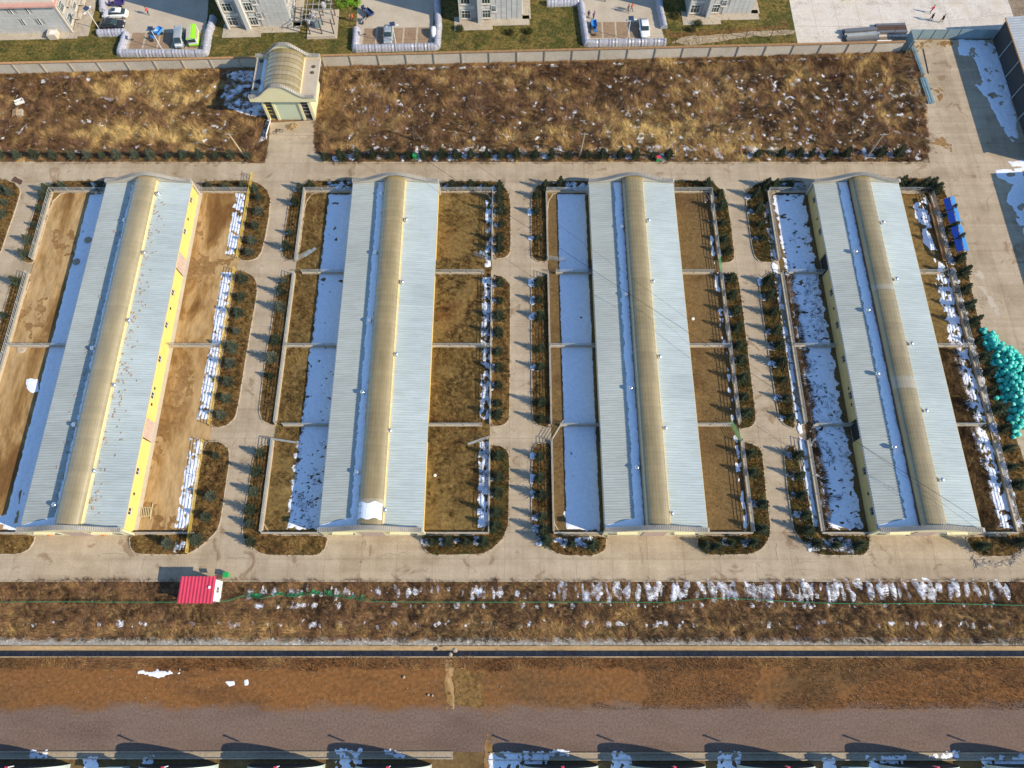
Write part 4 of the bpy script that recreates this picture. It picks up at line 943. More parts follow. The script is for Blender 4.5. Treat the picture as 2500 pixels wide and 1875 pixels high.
# ================================================================== GATEHOUSE
gx, gy = -38.9, 93.6
root = thing('gatehouse', 'cream tiled gatehouse with a barrel glass roof and ogee parapets', 'gatehouse', (gx, gy, 0))
root.scale = (1, .95, 1.12); root.location.y = gy - .2
W, D, Hh = 4.15, 4.1, 4.6
mb = MB(); mb.box((-W + .1, 0, Hh / 2), (.2, 2 * D, Hh)).box((W - .1, 0, Hh / 2), (.2, 2 * D, Hh)).box((0, D - .1, Hh / 2), (2 * W - .4, .2, Hh))
part('wall', mb, M['tilew'], root)
yf = -D
mb = MB()
for a, c in ((-4.15, -3.75), (-2.45, -2.05), (2.05, 2.45), (3.75, 4.15)): mb.box(((a + c) / 2, yf, Hh / 2), (c - a, .35, Hh))
mb.box((0, yf, 4.3), (8.3, .3, .6)); part('front_pier', mb, M['tilew'], root)
part('shutter', MB().box((0, yf + .05, 2.0), (4.1, .08, 4.0)), pm('pale_green_shutter', (.50, .55, .38), .5, var=.03, stretch=(.2, 1, 8)), root)
for s in (-1, 1):
    f = MB(); x = s * 3.1
    for q in (-.6, .6): f.box((x + q, yf + .06, 2.0), (.07, .1, 4.0))
    for z in (.05, 1.2, 1.9, 2.6, 3.3, 3.95): f.box((x, yf + .06, z), (1.2, .1, .07))
    fo = part('side_door', f, M['steel'] if s > 0 else M['yellowpipe'], root); part('pane', MB().box((x, yf + .09, 2.0), (1.15, .03, 3.95)), M['glass'] if s < 0 else M['dark'], fo)
part('floor', MB().box((0, 0, .06), (8.2, 8.1, .1)), M['concrete'], root)
part('roof_slab', MB().box((.05, .0, 4.85), (11.0, 9.7, .5)), M['plot'], root)
GL = [(-41.9, 89.6), (-35.6, 97.6)]
mb = MB(); r = 3.15; bx = -.2
for q in (-1, 1): part('skylight_curb', MB().box((bx + q * r, 0, 5.3), (.14, 9.0, .4)), M['gutter'], root)
for k in range(9):
    mb = MB(); y0 = -4.5 + k; n = 14
    for yy0, yy1, d in ((y0, y0 + .93, 0), (y0 + .93, y0 + 1.0, .05)):
        for i in range(n):
            a, c = PI * i / n, PI * (i + 1) / n
            mb.poly([(bx - (r + d) * math.cos(t), y, 5.4 + (1.75 + d) * math.sin(t)) for t, y in ((a, yy0), (c, yy0), (c, yy1), (a, yy1))])
    part('skylight_panel', mb, M['sky1'] if k % 2 else M['sky2'], root, True)
def gable2(yc):
    n = 36; mb = MB(); cop = MB(); teeth = MB(); W2 = 5.6
    def hh(x):
        t = min(1, max(0, (abs(x - bx) - .4) / 4.1)); return 5.45 + 2.15 * (.5 + .5 * math.cos(PI * t))
    xs = [-W2 + 2 * W2 * i / n for i in range(n + 1)]
    for i in range(n):
        a, b = xs[i], xs[i + 1]
        mb.poly([(a, yc - .12, 4.55), (b, yc - .12, 4.55), (b, yc - .12, hh(b)), (a, yc - .12, hh(a))]); mb.poly([(a, yc + .12, hh(a)), (b, yc + .12, hh(b)), (b, yc + .12, 4.55), (a, yc + .12, 4.55)])
        cop.poly([(a, yc - .3, hh(a) + .14), (b, yc - .3, hh(b) + .14), (b, yc + .3, hh(b) + .14), (a, yc + .3, hh(a) + .14)])
        cop.poly([(a, yc - .3, hh(a)), (b, yc - .3, hh(b)), (b, yc - .3, hh(b) + .14), (a, yc - .3, hh(a) + .14)]); cop.poly([(a, yc + .3, hh(a) + .14), (b, yc + .3, hh(b) + .14), (b, yc + .3, hh(b)), (a, yc + .3, hh(a))])
    for i in range(46):
        x = -W2 + .12 + i * .243; teeth.box((x, yc, hh(x) + .19), (.14, .72, .1), ry=-math.atan2(hh(x + .05) - hh(x), .05))
    part('parapet_wall', mb, M['tilew'], root); c = part('coping', cop, M['parapetl'], root); t = part('coping_tiles', teeth, M['parapet'], c); t['kind'] = 'stuff'
gable2(-4.85); gable2(4.75)
part('roof_snow', MB().box((-3.75, .1, 5.13), (.75, 8.8, .1)), M['snow'], root)
for x, y in ((-4.6, 3.9), (-4.8, -2.6), (4.6, 2.6), (4.5, 1.2)): part('roof_hole_cover', MB().lathe([(.34, 0), (.34, .08), (.1, .1)], 10, (x, y, 5.1)), M['bark'], root)
o = part('roof_junk', MB().box((-4.6, -.9, 5.2), (.9, .5, .2), rz=.3).box((-4.3, -1.2, 5.25), (.3, .8, .3), rz=.5), M['trouser'], root)
x, y = g(714, 310); mb = MB()
for q in range(70):
    a = R.uniform(0, 6.3); rr_ = R.uniform(0, .95); mb.box((rr_ * math.cos(a) * 1.2, rr_ * math.sin(a) * .8, (1 - rr_) * .35), (.2, .16, .14), rz=R.uniform(0, 3), rx=R.uniform(-.4, .4))
t = link('sand_heap', mb.mesh('sand_heap', M['sand']), None, (x, y, .04)); tag(t, 'low round heap of brown sand in front of the gatehouse shutter', 'heap')
# rolled banner beside the drive
x, y = g(657, 318); root = thing('banner_board', 'long white and purple board leaning at the left edge of the gatehouse drive', 'board', (x, y, 0), rad(84))
part('board', MB().box((0, 0, .5), (3.6, .08, .9), rx=.35), M['white'], root); part('stripe', MB().box((0, -.08, .66), (3.6, .03, .3), rx=.35), M['ppurple'], root)
x, y = g(679, 322); root = thing('bicycle', 'dark bicycle lying flat on the gatehouse drive', 'bicycle', (x, y, .08), .3)
for q in (-.55, .55):
    mb = MB()
    for i in range(16): a, c = 2 * PI * i / 16, 2 * PI * (i + 1) / 16; mb.tube((q + .33 * math.cos(a), .33 * math.sin(a), 0), (q + .33 * math.cos(c), .33 * math.sin(c), 0), .025, n=5, cap=False)
    part('wheel', mb, M['tyre'], root)
part('frame', MB().tube((-.55, 0, .03), (-.1, .45, .05), .025).tube((-.1, .45, .05), (.45, .42, .05), .025).tube((.55, 0, .03), (.42, .5, .05), .025).tube((-.1, 0, .05), (.45, .42, .05), .025).tube((-.1, 0, .05), (-.1, .5, .05), .025).tube((-.1, 0, .05), (-.55, 0, .03), .025), M['pblack'], root)
part('saddle', MB().box((-.1, .54, .06), (.26, .12, .07)), M['tyre'], root)
# ================================================================== HALL, HOARDING, BEAMS
root = thing('open_hall', 'large steel hall with pale sheet roof and dark wall, top right', 'hall', (89.7, 79.8, 0))
part('wall', MB().box((.15, 14.3, 2.2), (.2, 28.6, 4.4)).box((15, .1, 2.2), (29.5, .2, 4.4)).box((15, 28.5, 2.2), (29.5, .2, 4.4)), M['hallwall'], root)
for k in range(7): part('column', MB().box((-.06, .3 + k * 4.7, 2.25), (.16, .16, 4.5)), M['steel'], root)
for k in range(7): part('roof_sheet', corr_sheet(4.14, 0, 15.0, .6), M['hallroof'], root, loc=(-.4, k * 4.14 - .1, 4.62 - EV))
part('eave_trim', MB().box((-.42, 14.3, 4.6), (.12, 29.0, .2)), M['coping'], root)
root = thing('open_hall', 'second steel hall beyond the right edge shading the concrete yard', 'hall', (89.7, 36, 0))
part('wall', MB().box((.15, 19.6, 2.2), (.2, 39.2, 4.4)), M['hallwall'], root)
for k in range(9): part('roof_sheet', corr_sheet(4.36, 0, 15.0, .6), M['hallroof'], root, loc=(-.4, k * 4.36, 4.62 - EV))
root = thing('hoarding', 'blue-grey sheet metal hoarding running from the wall end to the hall', 'hoarding', (73.6, 108.5, 0))
for k in range(7):
    x0 = k * 2.35; part('hoarding_panel', MB().box((x0 + 1.17, 0, 1.05), (2.3, .05, 2.1)).box((x0 + 1.17, -.03, 2.08), (2.3, .05, .06)), M['hoard'], root)
    part('post', MB().box((x0, -.05, 1.1), (.08, .1, 2.2)), M['steel'], root)
part('hoarding_panel', MB().box((-.05, -1.6, 1.05), (.05, 3.0, 2.1)), M['hoard'], root)
part('hoarding_panel', MB().box((-.6, -3.3, 1.05), (2.2, .05, 2.1), rz=.95), M['hoard'], root)
x, y = g(2003 + 590 / 6.32, 560 / 6.32)
root = thing('beam_stack', 'stack of dark steel channel sections on the pale concrete behind the wall, left pile', 'beams', (65.2, 109.3, 0), .1, 'steel section stacks')
for i in range(5):
    for z in range(2 + (i % 2)):
        part('beam', MB().box((R.uniform(-.15, .15), -1.25 + i * .6, .2 + z * .34), (6.2, .5, .06)).box((0, -1.47 + i * .6, .06 + z * .34), (6.2, .06, .28)).box((0, -1.03 + i * .6, .06 + z * .34), (6.2, .06, .28)), M['metalbeam'] if i not in (1, 2) else M['steel'], root)
root = thing('beam_stack', 'stack of brown grey steel sections on the pale concrete, right pile nearer the hoarding', 'beams', (71.1, 110.7, 0), .04, 'steel section stacks')
for i in range(4):
    for z in range(2): part('beam', MB().box((0, -.9 + i * .58, .2 + z * .34), (5.6, .5, .06)).box((0, -1.12 + i * .58, .06 + z * .34), (5.6, .06, .28)).box((0, -.68 + i * .58, .06 + z * .34), (5.6, .06, .28)), M['rust_and_shade'] if i in (1, 2) else M['metalbeam'], root)
root = thing('sheet_stack', 'pale rolled sheets lying behind the end of the boundary wall', 'sheets', (69.4, 107.5, 0), .02)
for i in range(3): part('roll', MB().tube((-1.4, -.3 + i * .3, .18), (1.4, -.3 + i * .3, .18), .15, n=10), M['white'], root)
for (px, py), L, n_, rz, lb in (((2238, 150), 6.6, 3, rad(94), 'upper'), ((2260, 222), 5.9, 5, rad(93), 'lower')):
    x, y = g(px, py); root = thing('sheet_stack', f'{lb} stack of long blue-grey roof sheets at the east edge of the weeds', 'sheets', (x, y, 0), rz, 'roof sheet stacks')
    for i in range(n_):
        part('sheet', MB().box((R.uniform(-.1, .1), (i - n_ / 2) * .24, .16 + .05 * (i % 2)), (L, .2, .28)).box((0, (i - n_ / 2) * .24 + .1, .06), (L, .05, .1)), M['sealbeam'], root)
x, y = g(2258, 150); o = link('iron_bar', MB().tube((0, -3, .06), (.3, 3, .06), .05).mesh('iron_bar', M['rust_and_shade']), None, (x, y, .05)); tag(o, 'thin rusty bar lying beside the upper stack of roof sheets', 'bar')
# ================================================================== APARTMENT BUILDINGS
pan = MB().box((0, 0, 0), (.88, .06, .58)).mesh('facade_panel', M['facade'])
def window(root, x, y, z, w, h, face='s', n=2):
    f = MB()
    def bx3(a, b, c): f.box((x + a, y, z + b), c) if face == 's' else f.box((x, y + a, z + b), (c[1], c[0], c[2]))
    for q in (-1, 1): bx3(q * w / 2, 0, (.08, .14, h + .08)); bx3(0, q * h / 2, (w, .14, .08))
    for i in range(1, n + 1): bx3(-w / 2 + w * i / (n + 1), 0, (.05, .1, h))
    bx3(0, h * .12, (w, .1, .05))
    fo = part('window', f, M['frame'], root)
    part('pane', MB().box((x, y + (.02 if face == 's' else 0), z), (w, .03, h) if face == 's' else (.03, w, h)), M['glass'], fo)
    bx_ = MB(); (bx_.box((x, y - .06, z - h / 2 - .1), (w + .3, .3, .1)) if face == 's' else bx_.box((x + .06, y, z - h / 2 - .1), (.3, w + .3, .1)))
    part('sill', bx_, M['cream'], fo)
BL = ['grey panelled block of flats behind the first car park', 'grey panelled block of flats between the two car parks', 'grey panelled block of flats beside the dirt path']
for k, (x0, x1, y0) in enumerate(((-53.3, -41.3, 111.2), (-9.9, 1.9, 113.0), (33.2, 45.4, 114.4))):
    Wd = x1 - x0; Ht = 15.0
    root = thing('apartment_building', BL[k], 'building', (x0, y0, 0), ang, 'blocks of flats at the top edge')
    part('body', MB().box((Wd / 2, 8.1, Ht / 2), (Wd - .1, 16, Ht)), M['facadej'], root)
    part('plinth_paving', MB().box((Wd / 2 + .2, -.3, .05), (Wd + 2.4, 2.4, .1)).box((Wd + .9, 8, .05), (1.6, 16, .1)).box((2.6, -1.9, .05), (7.2, 1.2, .098)), M['plot'], root)
    holes = [(1.3, 1.4, 1.7, 1.7), (5.1, 1.4, 1.5, 1.7), (6.5, 2.5, .8, 1.2), (1.3, 4.5, 1.7, 1.7), (5.1, 4.5, 1.5, 1.7), (6.5, 5.6, .8, 1.2), (1.3, 7.6, 1.7, 1.7), (5.1, 7.6, 1.5, 1.7)]
    nx = int(Wd / .92)
    for i in range(nx):
        for j in range(14):
            x = (i + .5) * Wd / nx; z = .35 + j * .62
            if any(abs(x - hx) < hw_ / 2 + .35 and abs(z - hz) < hh_ / 2 + .2 for hx, hz, hw_, hh_ in holes) or abs(x - 3.85) < .5: continue
            link('facade_panel', pan, root, (x, .07, z))
    part('stair_pier', MB().box((3.85, -.35, Ht / 2), (.75, 1.0, Ht)), M['facade'], root)
    part('corner_pier', MB().box((.12, -.2, Ht / 2), (.24, .7, Ht)), M['facade'], root)
    for hx, hz, hw_, hh_ in holes: window(root, hx, .04, hz, hw_, hh_, 's')
    for yy in (1.5, 4.5, 9): window(root, Wd + .02, yy, 1.6, 1.5, 1.6, 'e'); window(root, Wd + .02, yy, 4.7, 1.5, 1.6, 'e')
    part('roof', MB().box((Wd / 2, 8.1, Ht + .15), (Wd + .6, 16.6, .3)), M['coping'], root)
root = thing('apartment_building', 'low grey building with pink roof edge and slit windows, top left corner', 'building', (-82.5, 110.0, 0), ang)
part('body', MB().box((-10, 6.1, 2.95), (19.9, 12, 5.9)), M['facadej'], root)
for i in range(21):
    for j in range(9):
        x = -.5 - i * .92; z = .35 + j * .62
        if any(abs(x - hx) < .55 and abs(z - hz) < .75 for hx, hz in ((-4.6, 2.6), (-7.6, 2.6), (-5.4, 5.0), (-8.4, 5.0))): continue
        link('facade_panel', pan, root, (x, .07, z))
for hx, hz in ((-4.6, 2.5), (-7.6, 2.5), (-5.4, 4.9), (-8.4, 4.9)):
    f = part('window', MB().box((hx - .2, .03, hz), (.06, .12, 1.2)).box((hx + .2, .03, hz), (.06, .12, 1.2)), M['frame'], root); part('pane', MB().box((hx, .06, hz), (.36, .04, 1.2)), M['glass'], f)
part('roof_edge', MB().box((-9.8, 5.9, 6.05), (20.6, 12.7, .3)), M['pinkroof'], root); part('roof', MB().box((-9.9, 6.3, 6.3), (19.8, 11.7, .25)), M['cream'], root)
part('corner_pier', MB().box((.05, .1, 2.95), (.3, .3, 5.9)), M['cream'], root)
for yy, zz in ((1.6, 1.7), (1.6, 4.4), (5.2, 1.7), (5.2, 4.4)):
    window(root, .12, yy, zz, 1.7, 1.5, 'e', 3)
    b_ = part('balcony', MB().box((.7, yy + 1.9, zz - 1.1), (1.3, 1.4, .14)), M['cream'], root)
    part('railing', MB().box((1.3, yy + 1.9, zz - .6), (.06, 1.4, .06)).box((1.3, yy + 1.25, zz - .85), (.05, .05, .5)).box((1.3, yy + 2.55, zz - .85), (.05, .05, .5)), M['cream'], b_)
part('porch', MB().box((-3.1, -.9, .55), (1.6, 1.6, 1.1)), M['cream'], root); part('skylight', MB().box((-2.9, -1.0, 1.12), (1.0, .9, .06)), M['white'], root)
part('plinth_paving', MB().box((-9.6, -.7, .05), (21.4, 1.6, .1)).box((1.6, 5, .049), (3.0, 12, .1)), M['plot'], root)
# ================================================================== CAR PARK EDGES: HEDGES WRAPPED IN PLASTIC
def hedge(pts, label, rad_=.62, ht=.95):
    P = gp(pts, .45); path = []
    for (a, c) in zip(P[:-1], P[1:]):
        L = math.hypot(c[0] - a[0], c[1] - a[1]); n = max(1, int(L / .3))
        for i in range(n): path.append((a[0] + (c[0] - a[0]) * i / n, a[1] + (c[1] - a[1]) * i / n))
    path.append(P[-1]); mb = MB(); n = 9; N = len(path)
    for i, (x, y) in enumerate(path):
        a = path[max(0, i - 1)]; c = path[min(N - 1, i + 1)]; d = mathutils.Vector((c[0] - a[0], c[1] - a[1])).normalized(); nx_, ny_ = -d.y, d.x
        k = 1 + (.045 if i % 2 else -.03) + R.uniform(-.06, .06)
        for j in range(n):
            t = PI * j / (n - 1); q = -math.cos(t) * rad_ * k * (1.0 if j not in (0, n - 1) else 1.12); mb.v.append((x + nx_ * q, y + ny_ * q, .02 + max(0, math.sin(t)) ** .7 * ht * k))
    for i in range(N - 1):
        for j in range(n - 1): mb.f.append((i * n + j, i * n + j + 1, (i + 1) * n + j + 1, (i + 1) * n + j)); mb.mi.append(0)
    mb.f.append(tuple(range(n))); mb.mi.append(0); mb.f.append(tuple((N - 1) * n + j for j in reversed(range(n)))); mb.mi.append(0)
    o = link('wrapped_hedge', mb.mesh('wrapped_hedge', M['plastic']))
    tag(o, label, 'hedge', 'hedges wrapped in white plastic')
hedge([(238, 79), (305, 77)], 'short wrapped hedge behind the black car')
hedge([(307, 79), (291, 128), (500, 128), (508, 80), (520, 42)], 'wrapped hedge bent round the car park with the green kiosk truck')
hedge([(870, 68), (866, 117), (1066, 112), (1070, 60), (1066, -20)], 'wrapped hedge round the car park with the silver car')
hedge([(1335, 6), (1418, 4), (1424, 50), (1432, 104), (1626, 101)], 'wrapped hedge round the car park with the white saloon')
hedge([(1606, -30), (1612, 20), (1622, 66)], 'wrapped hedge at the right end of the third car park')
hedge([(249, -30), (250, 25)], 'wrapped hedge beside the purple tricycle')
# ================================================================== VEHICLES
def loft(stations, n=12):
    """body skin from cross sections: (x, half width, z bottom, z top, roundness)"""
    mb = MB(); k = len(stations)
    for x, hw_, z0, z1, rd in stations:
        for j in range(n):
            t = 2 * PI * (j + .5) / n; c, s = math.cos(t), math.sin(t)
            e = rd; cx_ = math.copysign(abs(c) ** e, c); sz = math.copysign(abs(s) ** e, s)
            mb.v.append((x, hw_ * cx_, (z0 + z1) / 2 + (z1 - z0) / 2 * sz))
    for i in range(k - 1):
        for j in range(n): j2 = (j + 1) % n; mb.f.append((i * n + j, (i + 1) * n + j, (i + 1) * n + j2, i * n + j2)); mb.mi.append(0)
    mb.f.append(tuple(range(n))); mb.mi.append(0); mb.f.append(tuple((k - 1) * n + j for j in reversed(range(n)))); mb.mi.append(0)
    return mb
def wheels(root, xs, hw_, r=.32):
    for x in xs:
        for s in (-1, 1):
            t = part('wheel', MB().lathe([(r * .7, -.1), (r, -.08), (r, .08), (r * .7, .1)], 14, (0, 0, 0), axis='y'), M['tyre'], root, True, loc=(x, s * hw_, r))
            part('rim', MB().lathe([(r * .62, -.02), (r * .55, .02)], 10, (0, s * .1, 0), axis='y'), M['rim'], t)
def car(px, py, heading, label, mat, L=4.6, suv=False):
    x, y = g(px, py, .6); root = thing('parked_car', label, 'car', (x, y, .05), heading, 'cars on the car parks')
    h = L / 2; up = .12 if suv else 0
    part('body', loft([(-h, .62, .35, .72, .4), (-h + .12, .82, .25, .86 + up, .35), (-h + .7, .9, .2, .93 + up, .3), (-.4, .9, .2, .95 + up, .3), (h - 1.3, .9, .2, .92 + up, .3), (h - .4, .86, .22, .80 + up, .35), (h - .08, .74, .26, .68, .4), (h, .6, .32, .58, .4)], 16), mat, root, True)
    part('roof', loft([(-h + .95, .62, 1.28 + up, 1.36 + up, .5), (-h + 1.5, .64, 1.36 + up, 1.44 + up, .5), (-.1, .64, 1.38 + up, 1.46 + up, .5), (.45, .62, 1.32 + up, 1.41 + up, .5)], 12), mat, root, True)
    part('side_window', loft([(-h + .5, .7, .9, 1.0, .5), (-h + 1.1, .71, .85, 1.37 + up, .5), (.35, .71, .85, 1.39 + up, .5), (1.0, .74, .85, .98, .5)], 14), M['glass'], root, True)
    part('windscreen', MB().poly([(1.12, -.66, .95 + up), (1.12, .66, .95 + up), (.42, .56, 1.41 + up), (.42, -.56, 1.41 + up)]), M['glass'], root)
    part('rear_window', MB().poly([(-h + .38, .62, .97 + up), (-h + .38, -.62, .97 + up), (-h + 1.0, -.55, 1.375 + up), (-h + 1.0, .55, 1.375 + up)]), M['glass'], root)
    for s in (-1, 1):
        part('headlight', MB().box((h - .1, s * .6, .62), (.2, .3, .14)), M['lamp'], root); part('tail_light', MB().box((-h + .06, s * .6, .75), (.1, .3, .14)), M['brake'], root)
        part('mirror', MB().box((.7, s * 1.0, .95), (.12, .18, .12)), mat, root)
    wheels(root, (-h + .85, h - .95), .82); return root
c_ = car(282, 33.5, rad(183), 'white saloon with dark sunroof parked above the black car', M['pwhite'], 4.7)
part('sunroof', MB().box((.0, 0, 1.46), (.7, .8, .03)), M['glass'], c_)
car(274, 59, rad(2), 'black saloon parked just below the white saloon', M['pblack'], 4.6)
car(948, 84, rad(272), 'silver-grey hatchback alone in the middle car park', M['psilver'], 4.3, True)
car(1573, 68, rad(272), 'white saloon parked alone in the third car park', M['pwhite'], 4.6)
# van
x, y = g(438, 92, .9); root = thing('parked_van', 'white and grey minivan with shaded windows between tricycle and green kiosk truck', 'van', (x, y, .05), rad(275))
part('body', loft([(-2.1, .74, .3, 1.7, .3), (-1.95, .78, .28, 1.84, .25), (1.0, .78, .28, 1.84, .25), (1.5, .78, .28, 1.2, .3), (2.1, .7, .3, .85, .35)], 16), M['psilver'], root, True)
part('bonnet', MB().box((1.75, 0, 1.0), (.7, 1.3, .06), ry=.3), M['pwhite'], root)
part('windscreen', MB().poly([(1.62, -.62, 1.14), (1.62, .62, 1.14), (1.05, .56, 1.84), (1.05, -.56, 1.84)]), M['glass'], root)
for s in (-1, 1):
    for q in (-1.3, -.3, .6): part('side_window', MB().box((q, s * .785, 1.4), (.75, .03, .45)), M['glass'], root)
    part('headlight', MB().box((2.08, s * .5, .7), (.1, .28, .16)), M['lamp'], root)
wheels(root, (-1.35, 1.35), .7, .28)
# green kiosk truck
x, y = g(472, 92, .9); root = thing('kiosk_truck', 'bright green and white kiosk truck at the right end of the first car park', 'truck', (x, y, .05), rad(277))
part('body', MB().box((-.3, 0, 1.15), (3.4, 1.6, 1.5)), M['pwhite'], root); part('trim', MB().box((-.3, .83, .5), (3.5, .08, .25)).box((1.42, 0, .5), (.08, 1.7, .3)).box((-.3, -.83, .5), (3.5, .08, .25)), M['pgreen'], root)
part('roof', MB().box((-.3, -.55, 1.96), (3.6, .7, .1), rx=.2).box((-.3, .55, 1.96), (3.6, .7, .1), rx=-.2).box((-.3, 0, 2.05), (3.6, .5, .06)), M['pgreen'], root)
part('roof_panel', MB().box((-.3, -.42, 2.08), (3.3, .8, .03), rx=.12), M['cream'], root)
part('windscreen', MB().box((1.45, 0, 1.45), (.05, 1.35, .6), ry=-.1), M['glass'], root); part('serving_hatch', MB().box((-.3, .84, 1.35), (2.4, .04, .6)), M['door'], root)
wheels(root, (-1.3, .9), .68, .28)
def tricycle(px, py, heading, label, col, bedc, rider=False):
    x, y = g(px, py, .5); root = thing('cargo_tricycle', label, 'tricycle', (x, y, .05), heading, 'cargo tricycles')
    b = MB(); b.box((-.7, 0, .55), (1.7, 1.05, .06)); b.box((-.7, .52, .75), (1.7, .05, .4)); b.box((-.7, -.52, .75), (1.7, .05, .4)); b.box((-1.55, 0, .75), (.05, 1.05, .4)); b.box((.15, 0, .8), (.05, 1.05, .5)); part('cargo_bed', b, bedc, root)
    part('frame', MB().tube((.1, 0, .5), (1.15, 0, .65), .06).tube((1.15, 0, .65), (1.4, 0, .3), .05).tube((1.0, 0, .6), (.95, 0, 1.05), .04).box((.65, 0, .62), (.8, .35, .25)), col, root)
    part('fairing', MB().box((1.15, 0, .9), (.25, .7, .5), ry=-.3, taper=.7), col, root)
    part('seat', MB().box((.45, 0, .8), (.5, .4, .12)), M['tyre'], root); part('handlebar', MB().tube((.95, -.4, 1.1), (.95, .4, 1.1), .03), M['tyre'], root)
    for xx, yy in ((1.4, 0), (-.8, .6), (-.8, -.6)): part('wheel', MB().lathe([(.2, -.06), (.28, -.05), (.28, .05), (.2, .06)], 12, (xx, yy, .28), axis='y'), M['tyre'], root, True)
    return root
tricycle(382, 84, rad(245), 'blue cargo tricycle with empty rusty bed under the street lamp', M['pblue'], M['bluelight'])
tricycle(284, 9, rad(185), 'purple cargo tricycle with an orange load above the white saloon', M['ppurple'], M['ppurple'])
tricycle(896, 28, rad(135), 'navy cargo tricycle at the left of the middle car park', M['pnavy'], M['pnavy'])
tricycle(1451, 68, rad(275), 'light blue tricycle with open load bed at the left of the third car park', M['pblue'], M['bluelight'])
x, y = g(1058, 78, .7); root = thing('covered_vehicle', 'small vehicle under a white dust sheet at the right of the middle car park', 'vehicle', (x, y, .05), rad(272))
part('dust_sheet', loft([(-1.1, .3, .05, .9, .6), (-.7, .45, .03, 1.35, .6), (.3, .45, .03, 1.3, .6), (.9, .35, .05, 1.0, .6), (1.2, .15, .1, .7, .6)], 14), M['white'], root, True); wheels(root, (.9,), .1, .25)
x, y = g(889, 48, .5); root = thing('motorbike', 'small dark motorbike standing below the navy tricycle', 'motorbike', (x, y, .05), rad(250))
part('frame', MB().box((0, 0, .6), (.9, .25, .3)).tube((.4, 0, .6), (.65, 0, .28), .04).tube((.4, -.3, 1.0), (.4, .3, 1.0), .025), M['psilver'], root); part('seat', MB().box((-.2, 0, .8), (.6, .25, .1)), M['tyre'], root)
for q in (-.6, .65): part('wheel', MB().lathe([(.2, -.05), (.28, -.04), (.28, .04), (.2, .05)], 12, (q, 0, .28), axis='y'), M['tyre'], root, True)
x, y = g(2085, -4); root = thing('parked_truck', 'dark red truck tail at the very top edge of the pale concrete', 'truck', (x - .5, y + 1.3, .05), rad(60))
part('cargo_bed', MB().box((0, 0, .9), (4.4, 2.0, .12)).box((0, 1.0, 1.3), (4.4, .08, .8)).box((0, -1.0, 1.3), (4.4, .08, .8)).box((-2.2, 0, 1.3), (.08, 2.0, .8)), M['pbrown'], root); part('cab', MB().box((3.0, 0, 1.3), (1.5, 1.9, 1.7), taper=.85), M['red'], root); wheels(root, (-1.3, 2.9), .85, .42)
# ================================================================== PEOPLE
def person_mesh(stride=.25, arm=.3, sit=False):
    V = {'pelvis': (0, 0, .92), 'waist': (0, .0, 1.08), 'chest': (0, .02, 1.32), 'neck': (0, .01, 1.5), 'head0': (0, .02, 1.58), 'head': (0, .03, 1.70),
         'hl': (.1, 0, .88), 'kl': (.11, stride * .6 + .03, .5), 'al': (.11, stride, .09), 'tl': (.11, stride + .17, .04),
         'hr': (-.1, 0, .88), 'kr': (-.11, -stride * .35 + .05, .5), 'ar': (-.11, -stride, .09), 'tr': (-.11, -stride + .16, .04),
         'sl': (.19, 0, 1.43), 'el': (.26, -arm * .5, 1.15), 'wl': (.27, -arm * .4 + .1, .9), 'sr': (-.19, 0, 1.43), 'er': (-.26, arm * .5, 1.15), 'wr': (-.27, arm + .08, .92)}
    Rr = {'pelvis': .15, 'waist': .135, 'chest': .16, 'neck': .06, 'head0': .085, 'head': .10, 'hl': .1, 'kl': .068, 'al': .05, 'tl': .045, 'hr': .1, 'kr': .068, 'ar': .05, 'tr': .045, 'sl': .075, 'el': .05, 'wl': .04, 'sr': .075, 'er': .05, 'wr': .04}
    E_ = [('pelvis', 'waist'), ('waist', 'chest'), ('chest', 'neck'), ('neck', 'head0'), ('head0', 'head'), ('pelvis', 'hl'), ('hl', 'kl'), ('kl', 'al'), ('al', 'tl'), ('pelvis', 'hr'), ('hr', 'kr'), ('kr', 'ar'), ('ar', 'tr'), ('chest', 'sl'), ('sl', 'el'), ('el', 'wl'), ('chest', 'sr'), ('sr', 'er'), ('er', 'wr')]
    # five fingers a hand: short chains rooted in the wrist
    for s, wn in ((1, 'wl'), (-1, 'wr')):
        wx, wy_, wz = V[wn]; pn = wn + 'p'; V[pn] = (wx, wy_ + .02, wz - .08); Rr[pn] = .032; E_.append((wn, pn))
        for f in range(4): k = f'{wn}f{f}'; V[k] = (wx + (f - 1.5) * .006, wy_ + .03 + (f - 1.5) * .024, wz - .155 + abs(f - 1.3) * .012); Rr[k] = .0095; E_.append((pn, k))
        k = wn + 't'; V[k] = (wx - s * .02, wy_ + .075, wz - .10); Rr[k] = .011; E_.append((pn, k))
    names = list(V); me = bpy.data.meshes.new('body'); me.from_pydata([V[n] for n in names], [(names.index(a), names.index(b)) for a, b in E_], [])
    o = bpy.data.objects.new('tmp', me); COL.objects.link(o); o.modifiers.new('s', 'SKIN'); sub = o.modifiers.new('d', 'SUBSURF'); sub.levels = 1
    for i, n in enumerate(names): me.skin_vertices[0].data[i].radius = (Rr[n] * (1.15 if n in ('chest', 'pelvis', 'waist') else 1), Rr[n] * (.8 if n in ('chest', 'waist') else 1)); me.skin_vertices[0].data[i].use_root = (n == 'pelvis')
    dg = bpy.context.evaluated_depsgraph_get(); dg.update(); out = bpy.data.meshes.new_from_object(o.evaluated_get(dg)); bpy.data.objects.remove(o)
    for p in out.polygons: p.use_smooth = True
    return out
PB = [person_mesh(.22, .2), person_mesh(.05, .08), person_mesh(.32, .3)]
